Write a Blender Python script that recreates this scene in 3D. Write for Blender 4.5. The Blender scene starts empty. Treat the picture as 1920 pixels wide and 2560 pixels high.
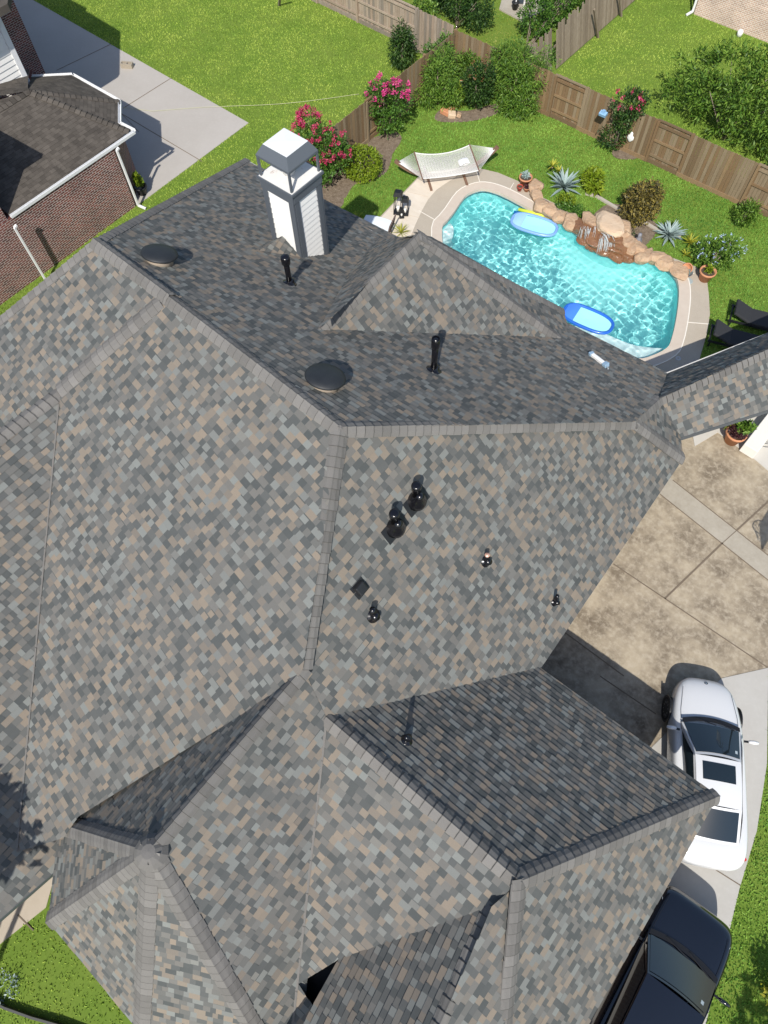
import bpy, bmesh, math, random
import numpy as np
from mathutils import Vector, Matrix, geometry
random.seed(7); RNG = np.random.default_rng(7)
SC = bpy.context.scene
R = math.radians

# ------------------------------------------------------------------ camera
TH, RO, YA, FPX, CAMH = R(26.985), R(2.3266), R(-41.33), 1775.0, 20.0
def _cam():
    r = np.array([1, 0, 0.]); f = np.array([0, math.sin(TH), -math.cos(TH)]); d = np.cross(f, r)
    M = np.array([r, d, f]); c, s = math.cos(RO), math.sin(RO)
    M = np.array([[c, s, 0], [-s, c, 0], [0, 0, 1]]) @ M
    c, s = math.cos(YA), math.sin(YA)
    return M @ np.array([[c, -s, 0], [s, c, 0], [0, 0, 1]])
CM = _cam()
cam = bpy.data.cameras.new('camera'); co = bpy.data.objects.new('camera', cam); SC.collection.objects.link(co)
SC.camera = co
cam.sensor_fit = 'HORIZONTAL'; cam.sensor_width = 36; cam.lens = 36 * FPX / 1920; cam.clip_end = 2000; cam.clip_start = .1
rt, dn, fw = CM
co.matrix_world = Matrix(((rt[0], -dn[0], -fw[0], 0), (rt[1], -dn[1], -fw[1], 0), (rt[2], -dn[2], -fw[2], CAMH), (0, 0, 0, 1)))
# ------------------------------------------------------------------ light
SUN_EL, SUN_AZ = 46.0, 120.0      # light travels towards azimuth 120 degrees
w = bpy.data.worlds.new("World"); SC.world = w; w.use_nodes = True
_n = w.node_tree; _s = _n.nodes.new('ShaderNodeTexSky'); _s.sky_type = 'NISHITA'; _s.sun_disc = False
_s.sun_elevation = R(SUN_EL); _s.sun_rotation = R(90 - (SUN_AZ - 180)); _s.dust_density = 1.0
_n.links.new(_s.outputs[0], _n.nodes['Background'].inputs[0]); _n.nodes['Background'].inputs[1].default_value = 0.12
L = bpy.data.lights.new('sun', 'SUN'); L.energy = 4.2; L.angle = R(.5); L.color = (1, .955, .88)
so = bpy.data.objects.new('sun', L); SC.collection.objects.link(so); so.location = (20, -30, 40)
sd = Vector((math.cos(R(SUN_AZ)) * math.cos(R(SUN_EL)), math.sin(R(SUN_AZ)) * math.cos(R(SUN_EL)), -math.sin(R(SUN_EL))))
so.rotation_euler = sd.to_track_quat('-Z', 'Y').to_euler()
try: L.cycles.is_caustics_light = True
except Exception: pass
SC.view_settings.view_transform = 'Standard'; SC.view_settings.look = 'None'; SC.view_settings.gamma = 1.0
SC.view_settings.exposure = 0.32

# ------------------------------------------------------------------ helpers
def ray(px, py):
    x, y = px / .8641, py / .8641
    return CM.T @ np.array([(x - 960) / FPX, (y - 1280) / FPX, 1.0])
def at(px, py, z=0.0):
    r = ray(px, py); t = (z - CAMH) / r[2]
    return Vector((r[0] * t, r[1] * t, z))
def plane(a, b, c):
    n = (b - a).cross(c - a).normalized()
    if n.z < 0: n = -n
    return n, n.dot(a)
def hit(px, py, pl):
    r = Vector(ray(px, py)); t = (pl[1] - pl[0].z * CAMH) / pl[0].dot(r)
    return Vector((0, 0, CAMH)) + r * t
def proj(P):          # N x 3 -> pixels of the 1659-wide picture
    P = np.asarray(P, float); c = (P - np.array([0, 0, CAMH])) @ CM.T
    return np.stack([(960 + FPX * c[:, 0] / c[:, 2]) * .8641, (1280 + FPX * c[:, 1] / c[:, 2]) * .8641], 1)
def inpoly(X, Y, poly):
    ins = np.zeros(X.shape, bool); n = len(poly); j = n - 1
    for i in range(n):
        xi, yi = poly[i][0], poly[i][1]; xj, yj = poly[j][0], poly[j][1]
        if yi != yj:
            ins ^= ((yi > Y) != (yj > Y)) & (X < (xj - xi) * (Y - yi) / (yj - yi) + xi)
        j = i
    return ins

_cols = SC.collection.objects
def thing(name, label, cat, loc=(0, 0, 0), rz=0.0, group=None):
    o = bpy.data.objects.new(name, None); _cols.link(o); o.location = loc; o.rotation_euler = (0, 0, rz)
    o.empty_display_size = .2
    o['label'] = label; o['category'] = cat
    if group: o['group'] = group
    return o
def tag(o, label, cat, group=None):
    o['label'] = label; o['category'] = cat
    if group: o['group'] = group
    return o
def struct(o, kind='structure'):
    o['kind'] = kind; return o

class MB:
    def __init__(s): s.v = []; s.f = []; s.r = []
    def add(s, vs, fs, rnd=None):
        b = len(s.v); s.v.extend([tuple(p) for p in vs])
        for f in fs:
            s.f.append([b + i for i in f]); s.r.append(random.random() if rnd is None else rnd)
        return s
    def box(s, c, d, rz=0, rnd=None, rx=0, ry=0):
        hx, hy, hz = d[0] / 2, d[1] / 2, d[2] / 2
        m = Matrix.Rotation(rz, 3, 'Z') @ Matrix.Rotation(ry, 3, 'Y') @ Matrix.Rotation(rx, 3, 'X'); c = Vector(c)
        vs = [c + m @ Vector((x * hx, y * hy, z * hz)) for z in (-1, 1) for y in (-1, 1) for x in (-1, 1)]
        if rnd is None: rnd = random.random()
        return s.add(vs, [(0, 2, 3, 1), (4, 5, 7, 6), (0, 1, 5, 4), (2, 6, 7, 3), (0, 4, 6, 2), (1, 3, 7, 5)], rnd)
    def bar(s, a, b, wd, ht=None, rnd=None):
        a = Vector(a); b = Vector(b); d = b - a; ln = d.length; d.normalize(); ht = ht or wd
        up = Vector((0, 0, 1)) if abs(d.z) < .95 else Vector((0, 1, 0))
        sx = d.cross(up).normalized() * wd / 2; sy = d.cross(sx).normalized() * ht / 2
        vs = [p + i * sx + j * sy for p in (a, b) for i, j in ((-1, -1), (1, -1), (1, 1), (-1, 1))]
        if rnd is None: rnd = random.random()
        return s.add(vs, [(0, 1, 2, 3), (7, 6, 5, 4), (0, 4, 5, 1), (1, 5, 6, 2), (2, 6, 7, 3), (3, 7, 4, 0)], rnd)
    def tube(s, pts, r, n=8, cap=True, rnd=None):
        pts = [Vector(p) for p in pts]; rr = r if isinstance(r, (list, tuple)) else [r] * len(pts)
        vs = []; fs = []; pu = None
        for i, p in enumerate(pts):
            d = (pts[min(i + 1, len(pts) - 1)] - pts[max(i - 1, 0)]).normalized()
            if pu is None: pu = d.orthogonal().normalized()
            u = (pu - d * pu.dot(d)); u = u.normalized() if u.length > 1e-6 else d.orthogonal().normalized(); pu = u; v = d.cross(u)
            vs += [p + (u * math.cos(k * 2 * math.pi / n) + v * math.sin(k * 2 * math.pi / n)) * rr[i] for k in range(n)]
        for i in range(len(pts) - 1):
            fs += [(i * n + k, i * n + (k + 1) % n, (i + 1) * n + (k + 1) % n, (i + 1) * n + k) for k in range(n)]
        if cap: fs += [tuple(range(n))[::-1], tuple((len(pts) - 1) * n + k for k in range(n))]
        return s.add(vs, fs, random.random() if rnd is None else rnd)
    def lathe(s, prof, n=24, c=(0, 0, 0), cap=True, m=None, rnd=None):
        c = Vector(c); vs = []; fs = []; k = len(prof)
        for i in range(n):
            a = 2 * math.pi * i / n
            for r, z in prof:
                p = Vector((r * math.cos(a), r * math.sin(a), z)); vs.append(c + (m @ p if m else p))
        for i in range(n):
            j = (i + 1) % n
            fs += [(i * k + q, j * k + q, j * k + q + 1, i * k + q + 1) for q in range(k - 1)]
        if cap: fs += [tuple(i * k + k - 1 for i in range(n)), tuple(i * k for i in range(n))[::-1]]
        return s.add(vs, fs, random.random() if rnd is None else rnd)
    def prism(s, poly, z0, z1, rnd=None, bottom=False):
        n = len(poly); vs = [(p[0], p[1], z0) for p in poly] + [(p[0], p[1], z1) for p in poly]
        rnd = random.random() if rnd is None else rnd
        s.add(vs, [(i, (i + 1) % n, n + (i + 1) % n, n + i) for i in range(n)], rnd)
        tri = geometry.tessellate_polygon([[Vector((p[0], p[1], 0)) for p in poly]])
        s.add([(p[0], p[1], z1) for p in poly], tri, rnd)
        if bottom: s.add([(p[0], p[1], z0) for p in poly], tri, rnd)
        return s
    def patch(s, p00, p10, p11, p01, nu=8, nv=8, bu=0, bv=0, off=0, ru=(0, 1), rv=(0, 1), thick=0):
        p00, p10, p11, p01 = map(Vector, (p00, p10, p11, p01))
        n = (p10 - p00 + p11 - p01).cross(p01 - p00 + p11 - p10).normalized()
        def P(u, v, o=0):
            q = (p00 * (1 - u) + p10 * u) * (1 - v) + (p01 * (1 - u) + p11 * u) * v
            return q + n * (bu * 4 * u * (1 - u) + bv * 4 * v * (1 - v) + off + o)
        us = [ru[0] + (ru[1] - ru[0]) * i / nu for i in range(nu + 1)]; vv = [rv[0] + (rv[1] - rv[0]) * j / nv for j in range(nv + 1)]
        vs = [P(u, v) for v in vv for u in us]; W = nu + 1
        s.add(vs, [(j * W + i, j * W + i + 1, (j + 1) * W + i + 1, (j + 1) * W + i) for j in range(nv) for i in range(nu)], .5)
        return s
    def build(s, name, mat, parent=None, smooth=False, world=False, subsurf=0, loc=None, bevel=0, auto=None):
        me = bpy.data.meshes.new(name)
        v = s.v
        if world and parent is not None:
            l = parent.location; v = [(a[0] - l.x, a[1] - l.y, a[2] - l.z) for a in v]
        elif loc is not None:
            v = [(a[0] - loc[0], a[1] - loc[1], a[2] - loc[2]) for a in v]
        me.from_pydata(v, [], s.f)
        at_ = me.attributes.new('rnd', 'FLOAT', 'FACE'); at_.data.foreach_set('value', s.r)
        if smooth: me.polygons.foreach_set('use_smooth', [True] * len(s.f))
        me.validate(); me.update()
        o = bpy.data.objects.new(name, me); _cols.link(o)
        if loc is not None: o.location = loc
        if parent is not None: o.parent = parent
        me.materials.append(mat)
        if bevel:
            b = o.modifiers.new('bevel', 'BEVEL'); b.width = bevel; b.segments = 2; b.limit_method = 'ANGLE'
        if subsurf:
            b = o.modifiers.new('sub', 'SUBSURF'); b.levels = subsurf; b.render_levels = subsurf
        return o
def npmesh(name, V, F, mat, rnd=None, parent=None, smooth=False):      # numpy arrays, faces all of one size
    me = bpy.data.meshes.new(name); nf, k = F.shape
    me.vertices.add(len(V)); me.vertices.foreach_set('co', V.astype(np.float32).ravel())
    me.loops.add(nf * k); me.loops.foreach_set('vertex_index', F.astype(np.int32).ravel())
    me.polygons.add(nf); me.polygons.foreach_set('loop_start', np.arange(0, nf * k, k, dtype=np.int32))
    if rnd is not None:
        a = me.attributes.new('rnd', 'FLOAT', 'FACE'); a.data.foreach_set('value', rnd.astype(np.float32))
    if smooth: me.polygons.foreach_set('use_smooth', np.ones(nf, bool))
    me.update(calc_edges=True)
    o = bpy.data.objects.new(name, me); _cols.link(o); me.materials.append(mat)
    if parent is not None: o.parent = parent
    return o

# ------------------------------------------------------------------ materials
def M(name, col, rough=.7, metal=0.0, spec=.5, noise=None, noise2=None, attr=0.0, bump=None, trans=0.0, coat=0.0, ramp=None, alpha=1.0, stretch=None, lin='CONSTANT'):
    """noise=(scale, amount, (other colour))  attr=random brightness per face  ramp=[(pos,col)..] picked by the per-face random number"""
    m = bpy.data.materials.new(name); m.use_nodes = True; t = m.node_tree; N = t.nodes; K = t.links
    b = N['Principled BSDF']; b.inputs['Roughness'].default_value = rough; b.inputs['Metallic'].default_value = metal
    b.inputs['Specular IOR Level'].default_value = spec
    if coat: b.inputs['Coat Weight'].default_value = coat; b.inputs['Coat Roughness'].default_value = .03
    rgb = N.new('ShaderNodeRGB'); rgb.outputs[0].default_value = (*col, 1); out = rgb.outputs[0]
    tc = N.new('ShaderNodeTexCoord'); vec = tc.outputs['Object']
    if stretch:
        mp = N.new('ShaderNodeMapping'); mp.inputs['Scale'].default_value = stretch; K.new(vec, mp.inputs[0]); vec = mp.outputs[0]
    at_ = None
    if attr or ramp:
        at_ = N.new('ShaderNodeAttribute'); at_.attribute_name = 'rnd'
    if ramp:
        cr = N.new('ShaderNodeValToRGB'); pass
        e = cr.color_ramp.elements; cr.color_ramp.interpolation = lin; e[0].position = ramp[0][0]; e[0].color = (*ramp[0][1], 1); e[1].position = ramp[1][0]; e[1].color = (*ramp[1][1], 1)
        for p, c in ramp[2:]:
            q = e.new(p); q.color = (*c, 1)
        K.new(at_.outputs['Fac'], cr.inputs[0]); out = cr.outputs[0]
    for nz in (noise, noise2):
        if nz:
            x = N.new('ShaderNodeTexNoise'); x.inputs['Scale'].default_value = nz[0]; x.inputs['Detail'].default_value = 6; x.inputs['Roughness'].default_value = .65
            K.new(vec, x.inputs['Vector'])
            r = N.new('ShaderNodeMapRange'); r.inputs['From Min'].default_value = nz[3] if len(nz) > 3 else .3; r.inputs['From Max'].default_value = nz[4] if len(nz) > 4 else .7
            r.inputs['To Max'].default_value = nz[1]; K.new(x.outputs['Fac'], r.inputs['Value'])
            mx = N.new('ShaderNodeMix'); mx.data_type = 'RGBA'; K.new(r.outputs[0], mx.inputs['Factor']); K.new(out, mx.inputs['A'])
            mx.inputs['B'].default_value = (*nz[2], 1); out = mx.outputs['Result']
    if attr:
        r = N.new('ShaderNodeMapRange'); r.inputs['To Min'].default_value = 1 - attr; r.inputs['To Max'].default_value = 1 + attr; r.clamp = False
        K.new(at_.outputs['Fac'], r.inputs['Value'])
        vm = N.new('ShaderNodeVectorMath'); vm.operation = 'SCALE'; K.new(out, vm.inputs[0]); K.new(r.outputs[0], vm.inputs['Scale']); out = vm.outputs[0]
    K.new(out, b.inputs['Base Color'])
    if bump:
        x = N.new('ShaderNodeTexNoise'); x.inputs['Scale'].default_value = bump[0]; x.inputs['Detail'].default_value = 5; K.new(vec, x.inputs['Vector'])
        bp = N.new('ShaderNodeBump'); bp.inputs['Strength'].default_value = bump[1]; bp.inputs['Distance'].default_value = bump[2] if len(bump) > 2 else .02
        K.new(x.outputs['Fac'], bp.inputs['Height']); K.new(bp.outputs[0], b.inputs['Normal'])
    if trans:
        tl = N.new('ShaderNodeBsdfTranslucent'); K.new(out, tl.inputs['Color']); ms = N.new('ShaderNodeMixShader'); ms.inputs[0].default_value = trans
        K.new(b.outputs[0], ms.inputs[1]); K.new(tl.outputs[0], ms.inputs[2]); K.new(ms.outputs[0], N['Material Output'].inputs['Surface'])
    if alpha < 1: b.inputs['Alpha'].default_value = alpha
    return m
def brickmat(name, c1, c2, mortar, sx=.21, sy=.075, rough=.85, mort=.011):
    m = M(name, c1, rough); t = m.node_tree; N = t.nodes; K = t.links; b = N['Principled BSDF']
    tc = N.new('ShaderNodeTexCoord'); sp = N.new('ShaderNodeSeparateXYZ'); K.new(tc.outputs['Object'], sp.inputs[0])
    ad = N.new('ShaderNodeMath'); ad.operation = 'ADD'; K.new(sp.outputs[0], ad.inputs[0]); K.new(sp.outputs[1], ad.inputs[1])
    cb = N.new('ShaderNodeCombineXYZ'); K.new(ad.outputs[0], cb.inputs[0]); K.new(sp.outputs[2], cb.inputs[1])
    br = N.new('ShaderNodeTexBrick'); K.new(cb.outputs[0], br.inputs['Vector']); br.inputs['Scale'].default_value = 1
    br.inputs['Brick Width'].default_value = sx; br.inputs['Row Height'].default_value = sy; br.inputs['Mortar Size'].default_value = mort
    br.inputs['Color1'].default_value = (*c1, 1); br.inputs['Color2'].default_value = (*c2, 1); br.inputs['Mortar'].default_value = (*mortar, 1)
    br.inputs['Mortar Smooth'].default_value = .1
    no = N.new('ShaderNodeTexNoise'); no.inputs['Scale'].default_value = 1.1; no.inputs['Detail'].default_value = 6; K.new(tc.outputs['Object'], no.inputs[0])
    mr = N.new('ShaderNodeMapRange'); mr.inputs['To Min'].default_value = .6; mr.inputs['To Max'].default_value = 1.4; K.new(no.outputs[0], mr.inputs['Value'])
    vm = N.new('ShaderNodeVectorMath'); vm.operation = 'SCALE'; K.new(br.outputs['Color'], vm.inputs[0]); K.new(mr.outputs[0], vm.inputs['Scale']); K.new(vm.outputs[0], b.inputs['Base Color'])
    bp = N.new('ShaderNodeBump'); bp.invert = True; bp.inputs['Strength'].default_value = .6; bp.inputs['Distance'].default_value = .01; K.new(br.outputs['Fac'], bp.inputs['Height']); K.new(bp.outputs[0], b.inputs['Normal'])
    return m

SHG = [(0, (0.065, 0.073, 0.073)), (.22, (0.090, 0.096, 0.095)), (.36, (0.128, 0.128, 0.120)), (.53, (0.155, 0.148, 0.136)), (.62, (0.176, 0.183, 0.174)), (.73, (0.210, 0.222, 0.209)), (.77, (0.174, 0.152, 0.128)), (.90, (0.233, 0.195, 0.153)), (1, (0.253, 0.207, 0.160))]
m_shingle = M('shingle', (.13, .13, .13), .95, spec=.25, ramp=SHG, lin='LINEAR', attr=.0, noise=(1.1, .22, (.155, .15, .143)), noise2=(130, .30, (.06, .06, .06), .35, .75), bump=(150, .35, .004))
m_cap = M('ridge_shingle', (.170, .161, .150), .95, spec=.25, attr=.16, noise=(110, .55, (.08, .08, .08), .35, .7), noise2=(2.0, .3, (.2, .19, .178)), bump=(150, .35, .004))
m_brownroof = M('brown_shingle', (.075, .066, .057), .95, spec=.2, attr=.22, noise=(1.5, .7, (.135, .118, .10)), noise2=(90, .4, (.04, .035, .03)), bump=(120, .3, .004))
m_fascia = M('gray_trim', (.085, .095, .108), .55, attr=.03)
m_whitesid = M('white_siding', (.80, .79, .76), .55, noise=(2.2, .25, (.68, .68, .66)))
m_white = M('white_paint', (.80, .80, .79), .45)
m_whitetrim = M('white_trim', (.74, .745, .75), .4)
m_drip = M('drip_edge', (.62, .60, .56), .5)
m_black = M('black_gloss', (.006, .006, .008), .22, spec=.6)
m_blackmat = M('black_plastic', (.012, .013, .015), .45, noise=(4, .5, (.022, .023, .026)))
m_dark = M('dark_void', (.004, .006, .008), .9)
m_chim = M('chimney_gray', (.095, .108, .125), .5, spec=.4)
m_galv = M('galvanized', (.80, .80, .79), .35, metal=.15)
m_rustpan = M('metal_pan', (.74, .72, .68), .55, noise=(1.9, .95, (.30, .13, .055), .60, .66), noise2=(3, .35, (.60, .58, .55)))
m_brick = brickmat('red_brick', (.21, .060, .046), (.085, .030, .026), (.52, .47, .44), sx=.22, sy=.08, mort=.0085)
m_palebrick = brickmat('pale_brick', (.52, .36, .28), (.40, .27, .21), (.68, .62, .56))
m_ourbrick = brickmat('house_brick', (.085, .045, .034), (.06, .032, .026), (.17, .155, .14))
m_glass = M('dark_glass', (.010, .014, .018), .04, spec=.9)

# ------------------------------------------------------------------ roof builders
def frame(poly, udir=None):
    n = Vector((0, 0, 0))
    for i in range(len(poly)):
        a, b = poly[i], poly[(i + 1) % len(poly)]; n += a.cross(b)
    n.normalize()
    if n.z < 0: n = -n
    u = Vector((0, 0, 1)).cross(n)
    u = u.normalized() if udir is None else (udir - n * udir.dot(n)).normalized()
    v = n.cross(u).normalized()
    if v.z < 0: u, v = -u, -v
    return n, u, v
def clip(poly, tri):
    out = poly
    for i in range(3):
        a, b = tri[i], tri[(i + 1) % 3]; ex, ey = b[0] - a[0], b[1] - a[1]
        res = []
        for k in range(len(out)):
            p, q = out[k], out[(k + 1) % len(out)]
            dp = ex * (p[1] - a[1]) - ey * (p[0] - a[0]); dq = ex * (q[1] - a[1]) - ey * (q[0] - a[0])
            if dp >= 0: res.append(p)
            if (dp >= 0) != (dq >= 0):
                t = dp / (dp - dq); res.append((p[0] + (q[0] - p[0]) * t, p[1] + (q[1] - p[1]) * t))
        out = res
        if len(out) < 3: return []
    return out
def clip_half(pc, v, up):
    res = []
    for k in range(len(pc)):
        p, q = pc[k], pc[(k + 1) % len(pc)]; dp = (p[1] - v) * (1 if up else -1); dq = (q[1] - v) * (1 if up else -1)
        if dp >= 0: res.append(p)
        if (dp >= 0) != (dq >= 0):
            t = dp / (dp - dq); res.append((p[0] + (q[0] - p[0]) * t, v))
    return res
def shingles(name, poly, parent, mat, seed, exposure=.146, wid=(.105, .255), butt=.014, tooth=.008, udir=None, lift=0.0, label=None):
    rnd = random.Random(seed)
    n, u, v = frame(poly, udir); o = poly[0] + n * lift
    P2 = [((p - o).dot(u), (p - o).dot(v)) for p in poly]
    tris = []
    for t in geometry.tessellate_polygon([[Vector((a, b, 0)) for a, b in P2]]):
        q = [P2[i] for i in t]
        if (q[1][0] - q[0][0]) * (q[2][1] - q[0][1]) - (q[1][1] - q[0][1]) * (q[2][0] - q[0][0]) < 0: q.reverse()
        tris.append(q)
    um, uM = min(p[0] for p in P2), max(p[0] for p in P2); vm, vM = min(p[1] for p in P2), max(p[1] for p in P2)
    A = np.array(P2)
    mb = MB(); V = mb.v; Fs = mb.f; Rs = mb.r
    # residual of non planar corners is blended in with a plane through them
    def pt(a, b, h): 
        q = o + u * a + v * b + n * h; return (q.x, q.y, q.z)
    nrow = int((vM - vm) / exposure) + 1
    for i in range(nrow):
        v0 = vm + i * exposure; v1 = min(v0 + exposure, vM)
        x = um - rnd.random() * .4; prev = 0; tint = rnd.random()
        while x < uM:
            wdt = rnd.uniform(*wid) if rnd.random() < .75 else rnd.uniform(wid[0], wid[0] * 1.7)
            x1 = x + wdt; raised = rnd.random() < .55
            tint = (tint + rnd.uniform(.16, .84)) % 1.0
            h = butt + (tooth if raised else 0)
            xs = np.array([x, x1, x1, x]); ys = np.array([v0, v0, v1, v1])
            rect = [(x, v0), (x1, v0), (x1, v1), (x, v1)]; vs_ = v0 + exposure * .80; band = []
            hasfull = inpoly(xs, ys, P2)
            edges_near = True
            pieces = []
            if hasfull.all() and len(tris) == 1: pieces = [rect]
            else:
                for t in tris:
                    if max(q[0] for q in t) < x or min(q[0] for q in t) > x1 or max(q[1] for q in t) < v0 or min(q[1] for q in t) > v1: continue
                    pc = clip(rect, t)
                    if pc: pieces.append(pc)
            if not raised and v1 > vs_ + .01 and butt > .01 and rnd.random() < .35:      # printed dark band of the base layer; puts the next course's shadow line into colour
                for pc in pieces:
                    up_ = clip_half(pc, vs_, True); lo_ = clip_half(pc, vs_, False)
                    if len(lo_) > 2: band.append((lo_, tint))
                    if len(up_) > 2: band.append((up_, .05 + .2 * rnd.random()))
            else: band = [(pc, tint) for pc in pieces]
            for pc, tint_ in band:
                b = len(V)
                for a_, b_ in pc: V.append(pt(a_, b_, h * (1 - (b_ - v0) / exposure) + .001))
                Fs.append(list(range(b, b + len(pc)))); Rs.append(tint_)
                for k in range(len(pc)):
                    p, q = pc[k], pc[(k + 1) % len(pc)]
                    if abs(p[1] - v0) < 1e-6 and abs(q[1] - v0) < 1e-6 and abs(p[0] - q[0]) > 1e-4:
                        c0 = len(V); V.append(pt(p[0], v0, -.004)); V.append(pt(q[0], v0, -.004))
                        Fs.append([b + k, c0, c0 + 1, b + (k + 1) % len(pc)]); Rs.append(tint)
                    elif raised and abs(p[0] - q[0]) < 1e-6 and abs(p[1] - q[1]) > 1e-4:
                        c0 = len(V); V.append(pt(p[0], p[1], 0)); V.append(pt(q[0], q[1], 0))
                        Fs.append([b + k, c0, c0 + 1, b + (k + 1) % len(pc)]); Rs.append(tint)
            x = x1
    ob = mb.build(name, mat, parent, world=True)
    if label: ob['label'] = label
    return ob
def ridge(name, a, b, na, nb, parent, mat, seed, wdt=.185, expo=.20, lift=.024, taper=1.0):
    """cap shingles bent over the line a -> b (low to high end), na / nb normals of the two roof faces"""
    rnd = random.Random(seed); d = (b - a); ln = d.length; d.normalize()
    mid = (na + nb).normalized()
    la = na.cross(d).normalized(); la = -la if la.dot(nb) > 0 else la
    lb = nb.cross(d).normalized(); lb = -lb if lb.dot(na) > 0 else lb
    mb = MB(); k = int(ln / expo) + 1
    for i in range(k):
        s0 = i * expo - .01; s1 = min(s0 + expo * 1.6, ln + .05); wv = wdt * rnd.uniform(.95, 1.05)
        j0 = rnd.uniform(-.006, .006)
        def prof(sv, h):
            c = a + d * sv
            return [c + la * wv + na * (h * .6) , c + la * wv * .5 + na * h + mid * .004, c + la * wv * .2 + mid * (h + .010), c + mid * (h + .016), c + lb * wv * .2 + mid * (h + .010), c + lb * wv * .5 + nb * h + mid * .004, c + lb * wv + nb * (h * .6)]
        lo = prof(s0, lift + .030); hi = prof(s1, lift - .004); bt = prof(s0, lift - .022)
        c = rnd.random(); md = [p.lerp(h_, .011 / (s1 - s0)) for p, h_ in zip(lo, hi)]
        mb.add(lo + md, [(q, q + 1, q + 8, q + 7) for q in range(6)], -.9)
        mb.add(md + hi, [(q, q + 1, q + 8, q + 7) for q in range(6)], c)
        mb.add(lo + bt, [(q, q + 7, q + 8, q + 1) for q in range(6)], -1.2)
        mb.add([lo[0], hi[0], hi[0] - na * .02, lo[0] - na * .05], [(0, 1, 2, 3)], c); mb.add([lo[6], hi[6], hi[6] - nb * .02, lo[6] - nb * .05], [(0, 1, 2, 3)], c)
    return mb.build(name, mat, parent, world=True, smooth=False)

# ================================================================== OUR HOUSE
V = Vector
ZE = 2.8
HOUSE = thing('brick_house', 'large house with gray and tan shingled hip roof filling the foreground', 'house', (-7, 4, 0))
H = lambda nm, mb, m, **k: mb.build(nm, m, HOUSE, world=True, **k)
P1 = at(205, 522, 8.35)
F1 = plane(P1, at(690, 440, 3.1), at(1440, 806, 2.55))
P2 = hit(735, 925, F1)
C3, CV = at(1475, 990, ZE), at(1167, 1443, ZE)
F3 = plane(P2, C3, CV)
e12 = (P2 - P1); s12 = V((-e12.y, e12.x, 0)).normalized()
F2 = plane(P1, P2, (P1 + P2) / 2 - s12 * 6 + V((0, 0, -3.6)))
P3 = (hit(1370, 912, F1) + hit(1370, 912, F3)) / 2
P3b = hit(1425, 862, F1)
H1e = (hit(655, 1445, F3) + hit(655, 1445, F2)) / 2
K0 = hit(705, 1550, F3)
KA = at(1122, 1903, K0.z)
KNE = at(1550, 1720, ZE); KSE = at(1270, 2212, ZE)
FK = plane(K0, KA, KNE)
FN = plane(K0, KA, (K0 + KA) / 2 + V((0, -4.4, -2.9)))
FM = plane(KA, KNE, KSE)
vd = F3[0].cross(FN[0]); vd = vd / abs(vd.y) * (1 if vd.y < 0 else -1)
VNe = K0 + vd * 4.6                      # valley bottom between the front wing and the garage
OCT = hit(322, 1840, F3)
Vb = hit(150, 1748, F2)
NW = at(530, 345, 2.95); 
SWd = hit(0, 690, F2); SW = P1 + (SWd - P1) * ((P1.z - ZE) / (P1.z - SWd.z))
WN = F1[0]
faces = {}
def roof(nm, poly, seed, pl=None, **k):
    if pl is None:
        n_ = frame(poly)[0]; c_ = sum(poly, V((0, 0, 0))) / len(poly); pl = (n_, n_.dot(c_))
    # every corner slides along its own line of sight onto the face plane, so each slope is truly flat
    e_ = V((0, 0, CAMH)); poly = [e_ + (p - e_) * ((pl[1] - pl[0].z * CAMH) / pl[0].dot(p - e_)) for p in poly]
    faces[nm] = frame(poly, k.get('udir'))[0]
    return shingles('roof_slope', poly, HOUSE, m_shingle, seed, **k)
# --- pool side
EV0 = hit(690, 440, F1); EV1 = hit(1440, 806, F1)
NW = hit(530, 345, F1)
roof('F1', [P1, NW, EV1, P3b, P3, P2], 1, F1)
# --- driveway side hip end and front wing east face (one plane)
H1g = hit(668, 1462, F3)
roof('F3', [P2, P3, C3, CV, hit(1150, 1455, F3), hit(716, 1560, F3), K0, H1e], 2, F3)
def octp(ang, r=3.25, z=ZE): return V((OCT.x + r * math.cos(R(ang)), OCT.y + r * math.sin(R(ang)), z))
OA, OB, OC, OD = at(130, 1780, ZE), at(105, 1990, ZE), at(305, 2212, 3.05), None
OC = OCT + (at(305, 2212, 2.9) - OCT) * 1.06
OD = OCT + (hit(540, 2212, F3) - OCT) * 1.15
G2e = hit(560, 2330, F3)
roof('G2', [H1e, K0, hit(700, 1600, F3), VNe + V((.25, 0, -.25)), G2e, OD, OCT], 3, F3)
# --- street side
F5b = hit(130, 845, F2)
V2 = hit(50, 1700, F2)
V2d = (V2 - F5b); V2e = F5b + V2d * ((F5b.z - ZE) / (F5b.z - V2.z))
roof('F2', [P1, hit(-420, 1015, F2), hit(-420, 1250, F2), F5b, V2e, hit(138, 1810, F2), hit(170, 1764, F2), hit(640, 1470, F2), H1e, P2], 4, F2)
# west wing, face towards the front walk
lowx = V((F5b.x - .3, F5b.y - 9, F5b.z))
F5 = plane(F5b, V2e, V((F5b.x, F5b.y - 6, F5b.z)))
R5c = hit(0, 940, F5); R5f = F5b + (R5c - F5b) * 3
F5e0, F5e1 = hit(118, 1882, F5), hit(0, 1985, F5); F5e1 = F5e0 + (F5e1 - F5e0) * 4
roof('F5', [F5b, R5f, F5e1, F5e0, hit(132, 1800, F5), hit(128, 1775, F5), hit(60, 1700, F5)], 5, F5)
# --- bay of the front wing
FG1 = plane(H1e, OCT, OA)
roof('G1', [H1e, hit(600, 1460, FG1), hit(138, 1738, FG1), hit(118, 1772, FG1), OA, OCT], 6, FG1)
roof('L1', [OCT, OA, OB], 7)
roof('L2', [OCT, OB, OC], 8)
roof('L3', [OCT, OC, OD], 9)
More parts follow.
